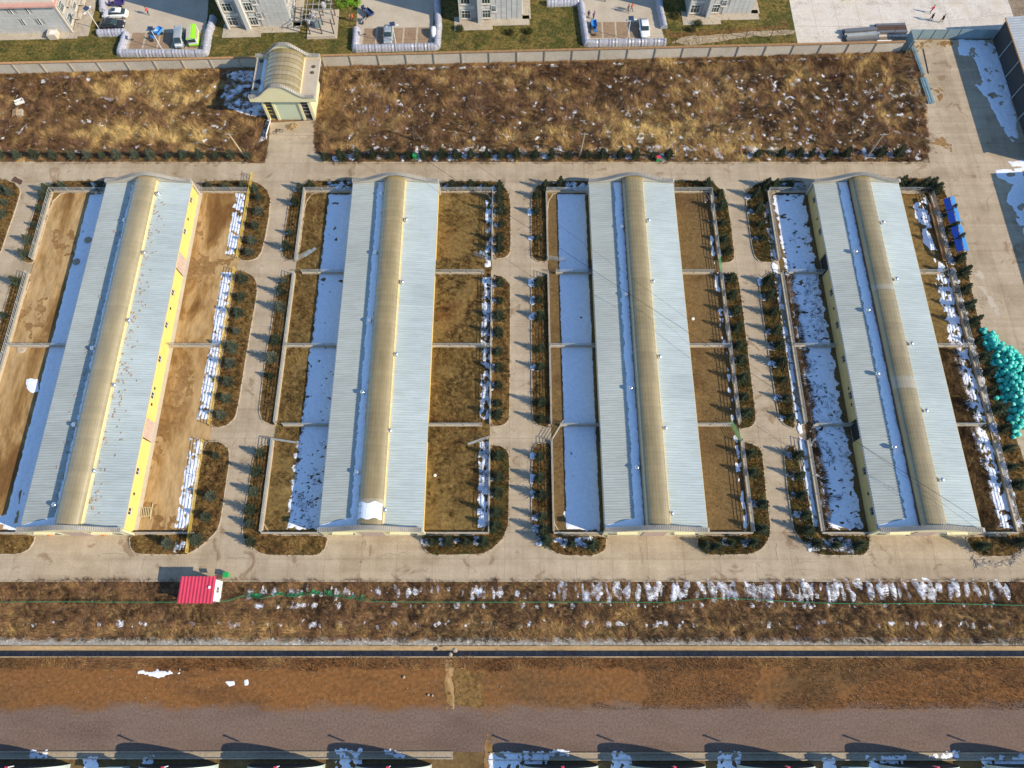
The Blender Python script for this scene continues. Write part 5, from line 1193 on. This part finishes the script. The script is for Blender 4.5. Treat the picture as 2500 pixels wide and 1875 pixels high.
def person(px, py, rz, label, jacket, base=0, extra=None):
    me = PB[base].copy(); me.name = 'body'; jm = pm('jacket_' + str(jacket[0]), jacket, .8)
    for m in (M['trouser'], jm, M['skin']): me.materials.append(m)
    for p in me.polygons:
        c = p.center; z = c.z; side = abs(c.x) > .2
        p.material_index = 0 if z < .92 and not side else (2 if z > 1.53 or (side and z < .93) else 1)
        if z < .1: p.material_index = 0
    x, y = g(px, py); root = thing('person', label, 'person', (x, y, .05), rz, 'people around the car parks')
    link('body', me, root); part('hair', MB().lathe([(.103, 1.70), (.112, 1.75), (.09, 1.81), (.03, 1.835)], 12, (0, .02, 0)), M['hair'], root, True)
    part('nose', MB().box((0, .135, 1.70), (.025, .035, .04), taper=.6), M['skin'], root)
    return root
person(365, 37, rad(60), 'person in a red jacket walking across the first car park', (.55, .05, .05), 0)
person(1541, 27, rad(250), 'person in a red top walking on the third plot beside a dark companion', (.5, .02, .03), 2)
person(1532, 31, rad(250), 'person in black walking just left of the red figure on the third plot', (.02, .02, .025), 0)
person(1436, 45, rad(0), 'person in dark purple beside the wrapped hedge of the third plot', (.06, .03, .08), 1)
person(1449, 47, rad(40), 'person in violet standing nearest the light blue tricycle', (.16, .06, .2), 1)
person(1477, 4, rad(90), 'person in dark clothes at the top of the third plot', (.03, .02, .03), 1)
person(857, 52, rad(90), 'person in pink at the right side of the steel frame', (.55, .12, .16), 1)
person(863, 52, rad(90), 'small person in orange next to the one in pink', (.65, .12, .05), 1)
person(2270, 33, rad(20), 'person in a bright red coat bending on the pale concrete', (.5, .01, .03), 0)
person(2269, 52, rad(300), 'person in dark maroon striding on the pale concrete', (.08, .02, .03), 2)
person(2295, 56, rad(300), 'person in black striding on the pale concrete, furthest right', (.02, .02, .02), 2)
# ================================================================== STREET LAMPS, POSTS, POLES, CABLES
def lamp(px, py, label, rz, n=2):
    x, y = g(px, py); root = thing('street_lamp', label, 'lamp', (x, y, 0), rz, 'white solar street lamps')
    part('pole', MB().tube((0, 0, 0), (0, 0, 4.6), .07, .05, 8), M['white'], root)
    part('arm', MB().tube((-.75, 0, 4.3), (.75, 0, 4.3), .035), M['white'], root)
    for s in (-1, 1): part('lamp_head', MB().box((s * .85, 0, 4.32), (.5, .24, .1)), M['white'], root)
    part('solar_panel', MB().box((0, -.05, 4.75), (.95, .75, .05), rx=.35), M['solar'], root)
lamp(244, 73, 'white solar lamp at the corner of the low building, left of the black car', 1.2)
lamp(396, 121, 'white solar lamp over the blue tricycle', 0); lamp(967, 110, 'white solar lamp beside the silver hatchback', .2); lamp(1531, 96, 'white solar lamp left of the white saloon in the third car park', .1)
tops = []
for i, (px, py, h, lx, ly) in enumerate(((1106, 129, 3.4, 0, 0), (1646, 115, 3.2, 0, 0), (1819, 93, 2.3, 0, 0), (1878, 97, 3.2, .1, 0), (2170, 100, 3.4, 0, 0), (764, 125, 2.2, 0, 0))):
    x, y = g(px, py); o = link('wire_post', MB().tube((0, 0, 0), (lx, ly, h), .06, n=6).mesh('wire_post', M['rust_and_shade']), None, (x, y, 0))
    tag(o, ['thin dark post by the wall below the middle block of flats', 'thin dark post at the end of the third wrapped hedge', 'short dark post on the dirt path, left of a taller one', 'dark post on the dirt path nearer the pale concrete', 'dark post in front of the steel sections', 'short dark post just right of the gatehouse roof'][i], 'post', 'wire posts behind the wall'); tops.append((x, y, h))
def cable(name, pts, label, r=.02, sag=.4):
    mb = MB()
    for (a, c) in zip(pts[:-1], pts[1:]):
        n = 14; q = [tuple(a[k] + (c[k] - a[k]) * i / n - (sag * 4 * (i / n) * (1 - i / n) if k == 2 else 0) for k in range(3)) for i in range(n + 1)]
        for u, v in zip(q[:-1], q[1:]): mb.tube(u, v, r, n=4, cap=False)
    o = link(name, mb.mesh(name, M['cable'] if r < .05 else M['net'])); tag(o, label, 'cable'); return o
tp = sorted(tops); cable('wire', [(-100, wy(-100) + 4, 2.8)] + tp[:1] + [t for t in tp[1:]] + [(95, 112, 3)], 'thin black wire strung along the posts behind the wall', .014, .2)
PT = []
for i, (px, py, qx, qy) in enumerate(((598, 383, 557, 325), (1414.4, 384, 1428, 325), (2117, 383, 2159, 326))):
    x, y = g(px, py); h = 6.0; tx, ty = g(qx, qy, h)
    root = thing('utility_pole', ['leaning concrete pole in the weeds left of the gatehouse drive', 'concrete pole in the middle of the top field verge', 'leaning concrete pole at the east end of the top field'][i], 'pole', (x, y, 0), 0, 'concrete utility poles')
    part('pole', MB().tube((0, 0, 0), (tx - x, ty - y, h), .16, .09, 8), M['pole'], root); part('crossarm', MB().box((tx - x, ty - y, h - .25), (1.2, .1, .1)), M['steel'], root)
    PT.append((tx, ty, h - .1))
cable('wire', [(-100, 88.5, 6)] + PT + [(110, 84, 6)], 'thin pale wire strung between the concrete poles', .016, .7)
A_ = g(1011, 344); root = thing('timber_frame', 'old brown post with a diagonal brace among the weeds east of the gatehouse', 'post', (*A_, 0))
part('post', MB().tube((0, 0, 0), (.1, .3, 3.2), .12, .1, 7), M['bark'], root); part('brace', MB().tube((1.6, -.4, 0), (.1, .3, 2.9), .07, .06, 6), M['bark'], root)
c0 = g(1044, 400, 6.5); c1 = g(2560, 1380, 6.5); cable('cable', [(c0[0] - 6, c0[1] + 5, 6.8), ((c0[0] + c1[0]) / 2, (c0[1] + c1[1]) / 2, 6.5), (*c1, 6.5)], 'black cable running diagonally over the third and fourth barns', .028, .15)
c0 = g(1149, 400, 6.2); c1 = g(2620, 1460, 6.2); cable('cable', [(c0[0] - 5, c0[1] + 5, 6.4), (*c1, 6.2)], 'second thinner black cable crossing the barns beside the first', .016, .3)
# ================================================================== SUBSTATION
ox, oy = g(790, 84); root = thing('substation_frame', 'rusty steel gantry with grey beams and transformer on a concrete pad', 'substation', (ox - 2.6, oy - .3, 0), ang)
part('pad', MB().box((2.4, 2.6, .12), (5.6, 7.2, .24)).box((2.4, -.8, .35), (5.2, .25, .5)), M['plot'], root)
for i in range(3):
    for j in range(3): part('post', MB().box((.2 + i * 2.2, .1 + j * 2.3, 1.75), (.16, .2, 3.5)), M['rust_and_shade'], root)
for i in range(5): part('beam', MB().box((.2 + i * 1.1, 2.4, 3.56), (.08, 5.4, .1)), M['steel'], root)
for j in range(5): part('beam', MB().box((2.4, -.1 + j * 1.25, 3.66), (5.2, .08, .1)), M['steel'], root)
t_ = part('transformer', MB().box((1.6, 2.2, .95), (1.2, .9, 1.4)).box((1.6, 1.65, .95), (1.0, .15, 1.1)), M['hoard'], root)
for q in range(3): part('insulator', MB().lathe([(.06, 1.6), (.1, 1.7), (.05, 1.8), (.1, 1.9), (.04, 2.0)], 8, (1.2 + q * .4, 2.2, 0)), M['coping'], t_)
for i, (px, py) in enumerate(((754, 55), (766, 42), (790, 16), (800, -2))):
    x, y = g(px, py, .7); root = thing('wrapped_shrub', ['ball shrub wrapped in white plastic, lower of the left pair', 'ball shrub wrapped in white plastic, upper of the left pair', 'wrapped ball shrub behind the steel gantry', 'wrapped ball shrub at the very top edge'][i], 'shrub', (x, y, 0), 0, 'shrubs wrapped in plastic')
    part('cover', MB().lathe([(.12, .3), (.42, .5), (.56, .9), (.5, 1.3), (.28, 1.6), (.06, 1.7)], 12), M['plastic'], root, True); part('trunk', MB().tube((0, 0, 0), (0, 0, .5), .05), M['bark'], root)
def bush(px, py, r, col, label, h=.8):
    x, y = g(px, py, .4); mb = MB(); rr = random.Random(int(px)); V = []; Ff = []; C = []
    for q in range(900):
        a, u, rr_ = rr.uniform(0, 6.3), rr.uniform(0, 1), rr.uniform(.5, 1); p = (r * rr_ * math.cos(a) * math.sqrt(1 - u * u * .6), r * rr_ * math.sin(a) * math.sqrt(1 - u * u * .6), .1 + u * h * rr_)
        n = len(V); V += [p, tuple(p[k] + rr.uniform(-.14, .14) for k in range(3)), tuple(p[k] + rr.uniform(-.14, .14) for k in range(3))]; Ff.append((n, n + 1, n + 2)); m_ = rr.uniform(.6, 1.3); C += [tuple(c * m_ for c in col)] * 3
    me = bpy.data.meshes.new('foliage'); me.from_pydata(V, [], Ff); a = me.attributes.new('tint', 'FLOAT_COLOR', 'POINT'); a.data.foreach_set('color', np.array([(*c, 1) for c in C], dtype=np.float32).ravel()); me.materials.append(M['needle'])
    root = thing('shrub', label, 'shrub', (x, y, 0)); link('foliage', me, root); part('trunk', MB().tube((0, 0, 0), (0, 0, .5), .05), M['bark'], root)
bush(838, 6, 1.6, (.20, .42, .03), 'bright green bush behind the steel gantry', 1.0); bush(868, 4, 1.3, (.20, .42, .03), 'bright green bush at the top left of the middle car park', 1.0)
for i, (px, py, nm) in enumerate(((1122, 68, 'left of the middle block paving'), (1245, 78, 'in the lawn below the middle block of flats'), (1290, 75, 'in the lawn right of the middle block of flats'), (1650, 38, 'in the shade beside the third car park'), (1705, 56, 'below the block of flats by the dirt path'), (1690, 70, 'dark one on the grass left of the dirt path'))):
    bush(px, py, .8, (.09, .08, .03) if i % 2 else (.06, .075, .02), f'low scruffy shrub {nm}', .8)
# ================================================================== BALES
PILE = gp([(2392, 800), (2425, 805), (2442, 822), (2462, 845), (2488, 852), (2505, 868), (2530, 900), (2560, 960), (2560, 1040), (2520, 1040), (2498, 1048), (2488, 1068), (2474, 1070), (2462, 1035), (2452, 990), (2442, 950), (2430, 915), (2420, 880), (2406, 850), (2395, 825)], .5)
bm = MB().lathe([(.05, .0), (.24, .01), (.31, .05), (.335, .12), (.34, .3), (.335, .5), (.31, .58), (.24, .62), (.05, .64)], 14).mesh('bale', M['bale'], True)
bl = MB().lathe([(.1, .645), (.06, .648)], 8).mesh('print', M['balelabel'])
xs_ = [p[0] for p in PILE]; ys_ = [p[1] for p in PILE]; nb = 0; spots = []
for layer, (inset, z) in enumerate(((.0, .03), (.75, .60), (1.5, 1.16))):
    row = 0; y = min(ys_) + layer * .3
    while y < max(ys_):
        x = min(xs_) + (.35 if (row + layer) % 2 else 0)
        while x < max(xs_):
            xx, yy = x + R.uniform(-.07, .07), y + R.uniform(-.07, .07)
            d = float(psdf(np.array([xx]), np.array([yy]), PILE)[0])
            if d > inset + .05: spots.append((d, xx, yy, z, layer))
            x += .70
        y += .61; row += 1
# bales buried under the upper layers are not seen
spots = [s for s in spots if not (s[4] == 0 and s[0] > 1.35) and not (s[4] == 1 and s[0] > 2.1)][:299]
yl = sorted(q[2] for q in spots); y3 = (yl[len(yl) // 3], yl[2 * len(yl) // 3]); LAY = ['on the ground round the rim of', 'in the second layer of', 'on the very top of']; first = max(spots, key=lambda q: q[2]); last = min(spots, key=lambda q: q[2])
for q_ in spots:
    d, x, y, z, l = q_
    lb_ = 'northernmost turquoise bale, at the pointed tip of the heap' if q_ is first else 'southernmost turquoise bale, at the foot of the heap' if q_ is last else f'turquoise bale {LAY[l]} the {"southern" if y < y3[0] else "middle" if y < y3[1] else "northern"} third of the heap'
    o = thing('wrapped_bale', lb_, 'bale', (x, y, z), R.uniform(0, 6), 'turquoise wrapped bales in the heap')
    o.rotation_euler.x = R.choice([R.uniform(-.2, .2), R.uniform(-.8, .8), 1.3]); link('wrap', bm, o); link('print', bl, o)
x, y = g(2430.7, 973, .3); o = thing('wrapped_bale', 'single turquoise bale lying alone among the conifers west of the heap', 'bale', (x, y, .13), 0, 'turquoise wrapped bales in the heap'); link('wrap', bm, o)
# ================================================================== BLUE CANOPIES
for i, (ya, yb) in enumerate(((66.2, 71.2), (60.9, 65.7))):
    root = thing('blue_canopy', ('upper' if i == 0 else 'lower') + ' bright blue sheet canopy over the fence of the east pen', 'canopy', (71.9, (ya + yb) / 2, 0), 0, 'blue feed canopies'); L = yb - ya
    part('top_sheet', MB().box((.35, 0, 2.75), (.66, L, .05), ry=.10), M['bluelight'], root)
    for k in (-1, 1): part('slope_sheet', MB().box((-.42, k * L / 4, 2.42), (.95, L / 2 - .25, .05), ry=-.80), M['blueshade'], root)
    for k in (-1, 0, 1):
        part('post', MB().tube((.7, k * L * .47, 0), (.7, k * L * .47, 2.7), .05), M['steel'], root); part('rafter', MB().box((-.4, k * L * .47, 2.22), (1.5, .1, .08), ry=-.75), M['coping'], root)
root = thing('feed_trough', 'long narrow wooden trough along the fence under the blue canopies', 'trough', (70.1, 66, 0), 0)
part('trough', MB().box((0, 0, .3), (.6, 11, .08)).box((-.3, 0, .42), (.06, 11, .3)).box((.3, 0, .42), (.06, 11, .3)), M['coping'], root)
# ================================================================== RED HUT, NET FENCE, BINS
root = thing('red_roofed_hut', 'small white hut with a bright red sheet roof beside the south road', 'hut', (-41.65, 8.9, 0))
part('wall', MB().box((.12, 0, 1.3), (4.3, 2.7, 2.6)), M['white'], root)
for k in range(10):
    mb = MB(); x0 = -2.35 + k * .47
    for q, z in ((0, 0), (.12, .05), (.2, .05), (.32, 0), (.40, .0)): mb.v += [(x0 + q * 1.17, -1.72, 2.72 + z), (x0 + q * 1.17, 1.72, 2.80 + z)]
    for q in range(4): mb.f.append((q * 2, q * 2 + 2, q * 2 + 3, q * 2 + 1)); mb.mi.append(0)
    part('roof_sheet', mb, M['red'], root)
f = part('window', MB().box((2.28, .1, 1.6), (.06, .9, .9)), M['frame'], root); part('pane', MB().box((2.31, .1, 1.6), (.04, .76, .76)), M['glass'], f)
for q in (-.3, -.1, .1, .3): part('window_bar', MB().box((2.35, .1 + q, 1.6), (.03, .04, .9)), M['white'], f)
part('dish', MB().lathe([(.05, 0), (.16, .06), (.2, .14)], 10, (1.7, .3, 2.82)), M['white'], root)
part('canopy_board', MB().box((2.3, 1.75, 1.9), (1.0, .5, .05), rx=.3), M['rust_and_shade'], root)
for (px, py, lb) in ((553, 1404, 'green wheeled bin behind the red-roofed hut'), (1013, 382, 'green bin on the verge of the top field'), (1607, 388, 'green and red bin in the conifer row of the top field')):
    x, y = g(px, py, .5); root = thing('wheeled_bin', lb, 'bin', (x, y, .05), R.uniform(-.2, .2), 'green bins')
    part('body', MB().box((0, 0, .45), (.62, .55, .8), taper=1.12), M['bin'], root); part('lid', MB().box((0, .03, .89), (.72, .64, .07)), M['bin'] if '1607' not in str(px) else M['red'], root)
    part('rim', MB().box((0, -.3, .8), (.7, .05, .08)), M['bin'], root)
root = thing('net_fence', 'sagging green net fence along the weed bank south of the road', 'fence', (0, 0, 0))
NPX = [(0, 1471), (100, 1470), (200, 1470), (300, 1471), (420, 1471), (560, 1468), (600, 1455), (640, 1462), (680, 1452), (720, 1458), (760, 1450), (810, 1455), (850, 1462), (920, 1470), (1100, 1471), (1300, 1471), (1500, 1471), (1620, 1472), (1720, 1462), (1780, 1462), (1900, 1468), (2000, 1473), (2100, 1475), (2300, 1474), (2400, 1477), (2500, 1479)]
prev = None
for (a, b_) in zip(NPX[:-1], NPX[1:]):
    A, B = g(*a), g(*b_); low = 560 < a[0] < 900; mb = MB(); L = math.hypot(B[0] - A[0], B[1] - A[1]); n = max(2, int(L / .5))
    for i in range(n):
        u, v = i / n, (i + 1) / n; P = [(A[0] + (B[0] - A[0]) * t, A[1] + (B[1] - A[1]) * t) for t in (u, v)]; w1, w2 = R.uniform(.1, .35) * (2.4 if low else 1), R.uniform(.1, .35) * (2.4 if low else 1)
        if R.random() < .8 or not low:
            mb.tube((*P[0], .75 if not low else R.uniform(.1, .5)), (*P[1], .75 if not low else R.uniform(.1, .5)), .03, n=4, cap=False)
            for q in range(3): z = .15 + q * .2; mb.tube((P[0][0], P[0][1] + (q * .12 if low else 0), z), (P[1][0], P[1][1] + (q * .15 if low else 0), z + .1), .02, n=3, cap=False)
        if low and R.random() < .6: mb.poly([(P[0][0], P[0][1], .12), (P[1][0], P[1][1] + .1, .18), (P[1][0], P[1][1] + w2, .12), (P[0][0] + .1, P[0][1] + w1, .2)])
    part('net', mb, M['net'], root); part('post', MB().tube((*A, 0), (*A, .9), .03, n=5), M['net'], root)
# ================================================================== TUNNELS AT THE BOTTOM EDGE
TX = [-10, 351, 611, 871, 1276, 1535, 1798, 2143, 2402]; TW = 9.4; TH = 4.25; TY = -11.85
for i, px in enumerate(TX):
    x0 = g(px, 1863)[0]; cx = x0 + TW / 2
    root = thing('film_tunnel', f'{ORD[i]} dark-ended arched tunnel from the west along the bottom edge', 'tunnel', (cx, TY, 0), 0, 'arched tunnels along the bottom edge')
    n = 18; end = MB(); end.poly([(-TW / 2 * math.cos(PI * k / n), 0, TH * math.sin(PI * k / n) ** .8) for k in range(n + 1)]); part('end_wall', end, M['black'], root)
    sk = MB()
    for k in range(n):
        a, c = PI * k / n, PI * (k + 1) / n
        P = [(-TW / 2 * math.cos(t), y, TH * math.sin(t) ** .8 if 0 < t < PI - .001 else 0) for t, y in ((a, 0), (a, -30), (c, -30), (c, 0))]; sk.poly(P)
    part('cover', sk, M['tunnelskin'], root)
    for q in (-.6, .6): part('brace', MB().tube((q * .2, .25, TH * .95), (q * .2, .25, TH + .9), .06), M['red'] if q < 0 else M['white'], root)
    part('chimney_cap', MB().box((0, .25, TH + .95), (.35, .2, .08)), M['red'], root)
root = struct('drain', MB().poly([(-80, -11.2, .02), (-7.4, -11.2, .02), (-7.4, -10.6, .02), (-80, -10.6, .02)]).poly([(-2.8, -11.35, .02), (80, -11.35, .02), (80, -10.7, .02), (-2.8, -10.7, .02)]), M['stone'])
mb = MB()
for a, c, ys__ in ((-80, -7.4, (-10.5, -11.25)), (-2.8, 80, (-10.62, -11.4))):
    for yy in ys__: mb.box(((a + c) / 2, yy, .1), (c - a, .09, .2))
part('edge', mb, M['kerb'], root)
for i, px in enumerate((160, 1938)):
    x, y = g(px, 1850); root = thing('feed_box', ['sheet box at the gap between the first two tunnels', 'sheet box at the gap between the seventh and eighth tunnels'][i], 'box', (x + 7.0, -11.9, 0), 0, 'sheet boxes between tunnels')
    part('wall', MB().box((0, -.8, 1.2), (2.6, 1.2, 2.4)), M['hoard'], root); part('roof', MB().box((0, -.8, 2.45), (2.9, 1.5, .08), ry=.1), M['tunnelskin'], root)
# ================================================================== LOOSE THINGS
def rock(px, py, s, label, mat='stone', cat='stone'):
    x, y = g(px, py); rr = random.Random(int(px * 3 + py)); mb = MB().lathe([(.3 * s, 0), (.5 * s, .12 * s), (.42 * s, .34 * s), (.16 * s, .46 * s)], 8)
    mb.v = [(a * rr.uniform(.75, 1.2), b * rr.uniform(.75, 1.2), c) for a, b, c in mb.v]; o = link(mat + '_lump', mb.mesh('lump', M[mat]), None, (x, y, .05)); tag(o, label, cat); o.name = 'rock' if mat == 'stone' else 'sack'
rock(1111, 1587, .7, 'pale boulder on the north edge of the drainage channel'); rock(1100, 1598, .55, 'small pale block lying in the drainage channel')
rock(1691, 779, .55, 'white sack in the brown pen east of the third barn', 'white', 'sack'); rock(986, 1653, .4, 'pale stone on the bare red soil left of the crossing track'); rock(1046, 1696, .35, 'small white stone near the pair on the bare soil'); rock(1056, 1698, .3, 'tiny white stone, right one of the pair on the bare soil')
rock(1062, 1161, .5, 'white sack in the weedy pen east of the second barn', 'white', 'sack')
x, y = g(120, 586, 0); o = link('drain_cover', MB().lathe([(.62, 0), (.62, .06), (.5, .1)], 18).mesh('drain_cover', M['stone']), None, (-69.6, 64.5, .13)); tag(o, 'round grey cover in the snow beside the first barn', 'cover')
o = link('drain_cover', MB().lathe([(.75, 0), (.75, .05), (.6, .08)], 18).mesh('drain_cover', M['kerb']), None, (*g(54, 852), .07)); tag(o, 'large pale round cover in the lower sandy pen west of the first barn', 'cover')
o = link('drain_cover', MB().lathe([(.6, 0), (.6, .06), (.5, .1)], 18).mesh('drain_cover', M['stone']), None, (-70.6, 60.4, .13)); tag(o, 'round pale cover at the snow edge further south beside the first barn', 'cover')
root = thing('wooden_pallet', 'slatted wooden pallet with a long pole lying in the sandy pen', 'pallet', (*g(357, 1250), .08), rad(4))
for k in range(6): part('slat', MB().box((-.55 + k * .24, 0, .1), (.07, 1.3, .05)), M['gutter'], root)
for s in (-1, 1): part('bearer', MB().box((0, s * .62, .05), (1.4, .08, .06)), M['gutter'], root)
part('pole', MB().tube((.75, -1.1, .08), (.85, 1.1, .08), .05), M['gutter'], root)
root = thing('brick_shed', 'small orange-tiled brick shed in the weeds at the left edge', 'shed', (*g(48, 280), 0), .15)
part('wall', MB().box((.3, 0, .35), (1.0, 1.2, .7)), M['wallcon'], root); part('roof', MB().box((-.4, 0, .75), (1.1, 1.5, .1), ry=-.35), M['coping'], root)
root = thing('white_box', 'white open box in the weeds above the brick shed', 'box', (*g(50, 252), .05), .5)
part('side', MB().box((0, .35, .3), (1.5, .06, .6)).box((0, -.35, .3), (1.5, .06, .6)).box((.72, 0, .3), (.06, .7, .6)), M['white'], root)
for i, (px, py) in enumerate(((126, 1305), (258, 1305))):
    root = thing('garden_pot', ['orange pot at the left of the south front of the first barn', 'orange pot at the right of the south front of the first barn'][i], 'pot', (*g(px, py), .05), 0, 'orange pots')
    part('pot', MB().lathe([(.22, 0), (.3, .3), (.34, .55), (.28, .6)], 12), M['porange'], root); part('soil', MB().lathe([(.26, .52), (.1, .55)], 10), M['bark'], root)
root = thing('netting_heap', 'crumpled white netting piled along the kerb at the bottom right', 'netting', (0, 0, 0)); mb = MB()
NP_ = gp([(2372, 1360), (2385, 1372), (2420, 1376), (2465, 1378), (2480, 1362), (2500, 1345)])
for (a, c) in zip(NP_[:-1], NP_[1:]):
    for q in range(26):
        t = R.random(); x = a[0] + (c[0] - a[0]) * t; y = a[1] + (c[1] - a[1]) * t; an = math.atan2(c[1] - a[1], c[0] - a[0]) + R.gauss(0, .6); l = R.uniform(.3, .9)
        dy = R.gauss(0, .28); mb.tube((x, y + dy, R.uniform(.04, .3)), (x + l * math.cos(an), y + dy + l * math.sin(an), R.uniform(.04, .3)), R.uniform(.02, .05), n=4)
part('netting', mb, M['cream'], root)
for i, (px, py, rz, L) in enumerate(((757, 616, .75, 2.2), (1183, 622, -.6, 2.0))):
    o = link('metal_sheet', MB().box((0, 0, .04), (L, .5, .08)).mesh('metal_sheet', M['hoard']), None, (*g(px, py), .08), rz); tag(o, ['grey plank lying at the gate of the pen west of the second barn', 'grey plank lying at the gate of the pen east of the second barn'][i], 'plank')
# pale stones sprinkled over the bare soil, too many to count
mb = MB()
for q in range(1100):
    x = R.uniform(-68, 68); y = R.uniform(-5.5, .0)
    if fbm(np.array([x]), np.array([y]), .1, 71, 3)[0] < -.02 and R.random() < .8: continue
    s = R.uniform(.03, .11); mb.box((x, y, .03), (s, s * R.uniform(.6, 1.2), s * .6), rz=R.uniform(0, 3))
stuff('scattered_stones', mb.mesh('scattered_stones', M['white'] if False else M['stone']))

# crossing track over the bare soil, trampled patch beside it, road spills
patch('dirt_path', gp([(1088, 1615), (1106, 1615), (1106, 1728), (1092, 1728)]), .03, M['sand'], .6, .7, .12, seed=61, thr=(.16, 1.6))
patch('trodden_earth', gp([(1112, 1640), (1185, 1640), (1180, 1722), (1112, 1720)]), .016, M['bed'], .8, .4, .2, seed=62)
patch('dirt_spill', gp([(28, 441), (36, 431), (56, 442), (50, 450)]), .056, M['rust_and_shade'], .25, 1.2, .12, seed=63)
patch('dirt_spill', gp([(2275, 345), (2290, 330), (2320, 352), (2325, 372), (2290, 378), (2272, 362)]), .056, M['damp'], .9, .8, .15, seed=64, thr=(.05, 1.0))
patch('dirt_spill', gp([(2265, 215), (2300, 205), (2300, 250), (2270, 240)]), .056, M['damp'], 1.2, .7, .15, seed=65, thr=(-.02, 1.1))
patch('dirt_spill', gp([(2350, 640), (2395, 660), (2440, 760), (2430, 800), (2400, 720)]), .056, M['plot'], 1.0, .5, .2, seed=66, thr=(.0, .8))
patch('grass_clump', gp([(1185, 1790), (1205, 1795), (1200, 1875), (1180, 1875)]), .03, M['damp'], .6, .8, .15, seed=67, thr=(.05, 1.0))
patch('dirt_spill', gp([(2215, 97), (2330, 100), (2330, 112), (2232, 118)]), .056, M['damp'], .7, 1.0, .15, seed=68, thr=(.04, 1.2))

# long wandering cracks and tyre-worn lines in the concrete
mb = MB()
for q in range(46):
    if q % 3 == 0: x, y, a = R.uniform(-90, 72), R.uniform(76.4, 79.8), R.choice([0, PI / 2 - .2])
    elif q % 3 == 1: x, y, a = R.uniform(-62, 62), R.uniform(10.7, 16.2), R.choice([0, PI / 2])
    else: x, y, a = R.choice([R.uniform(-40.5, -37.9), R.uniform(-.2, 2.9), R.uniform(36.5, 39.2), R.uniform(76, 90)]), R.uniform(20, 74), R.choice([0, PI / 2])
    a += R.gauss(0, .25); n = R.randint(6, 16); wd = R.uniform(.012, .03)
    for k in range(n):
        b_ = a + R.gauss(0, .45); l = R.uniform(.15, .4); x2, y2 = x + l * math.cos(b_), y + l * math.sin(b_); nx_, ny_ = -math.sin(b_) * wd, math.cos(b_) * wd
        if not any(psdf(np.array([x2]), np.array([y2]), p)[0] > -.2 for p in BW.values()) and 10.5 < y2 < 80: mb.poly([(x - nx_, y - ny_, .062), (x2 - nx_, y2 - ny_, .062), (x2 + nx_, y2 + ny_, .062), (x + nx_, y + ny_, .062)])
        x, y = x2, y2
stuff('concrete_cracks', mb.mesh('concrete_cracks', M['joint']))

# dead stalks standing out of the pen snow
def thin(x, y): return fbm(x, y, .35, 91) > .02
tufts('snow_stalks', [rect(44.2, 17.6, 49.2, 73.4), rect(-31.3, 17.6, -27.5, 29.5)], 11, .75, .05, [(.03, .02, .02), (.07, .045, .035), (.12, .08, .05)], .1, (.05, .7), 41, flow=.25, mask=thin, clump=4)
tufts('snow_stalks', [gp([(560, 175), (636, 175), (650, 280), (560, 255)])], 16, .8, .06, [(.02, .014, .012), (.06, .04, .03)], .08, (.05, .7), 42, flow=.4, clump=5)
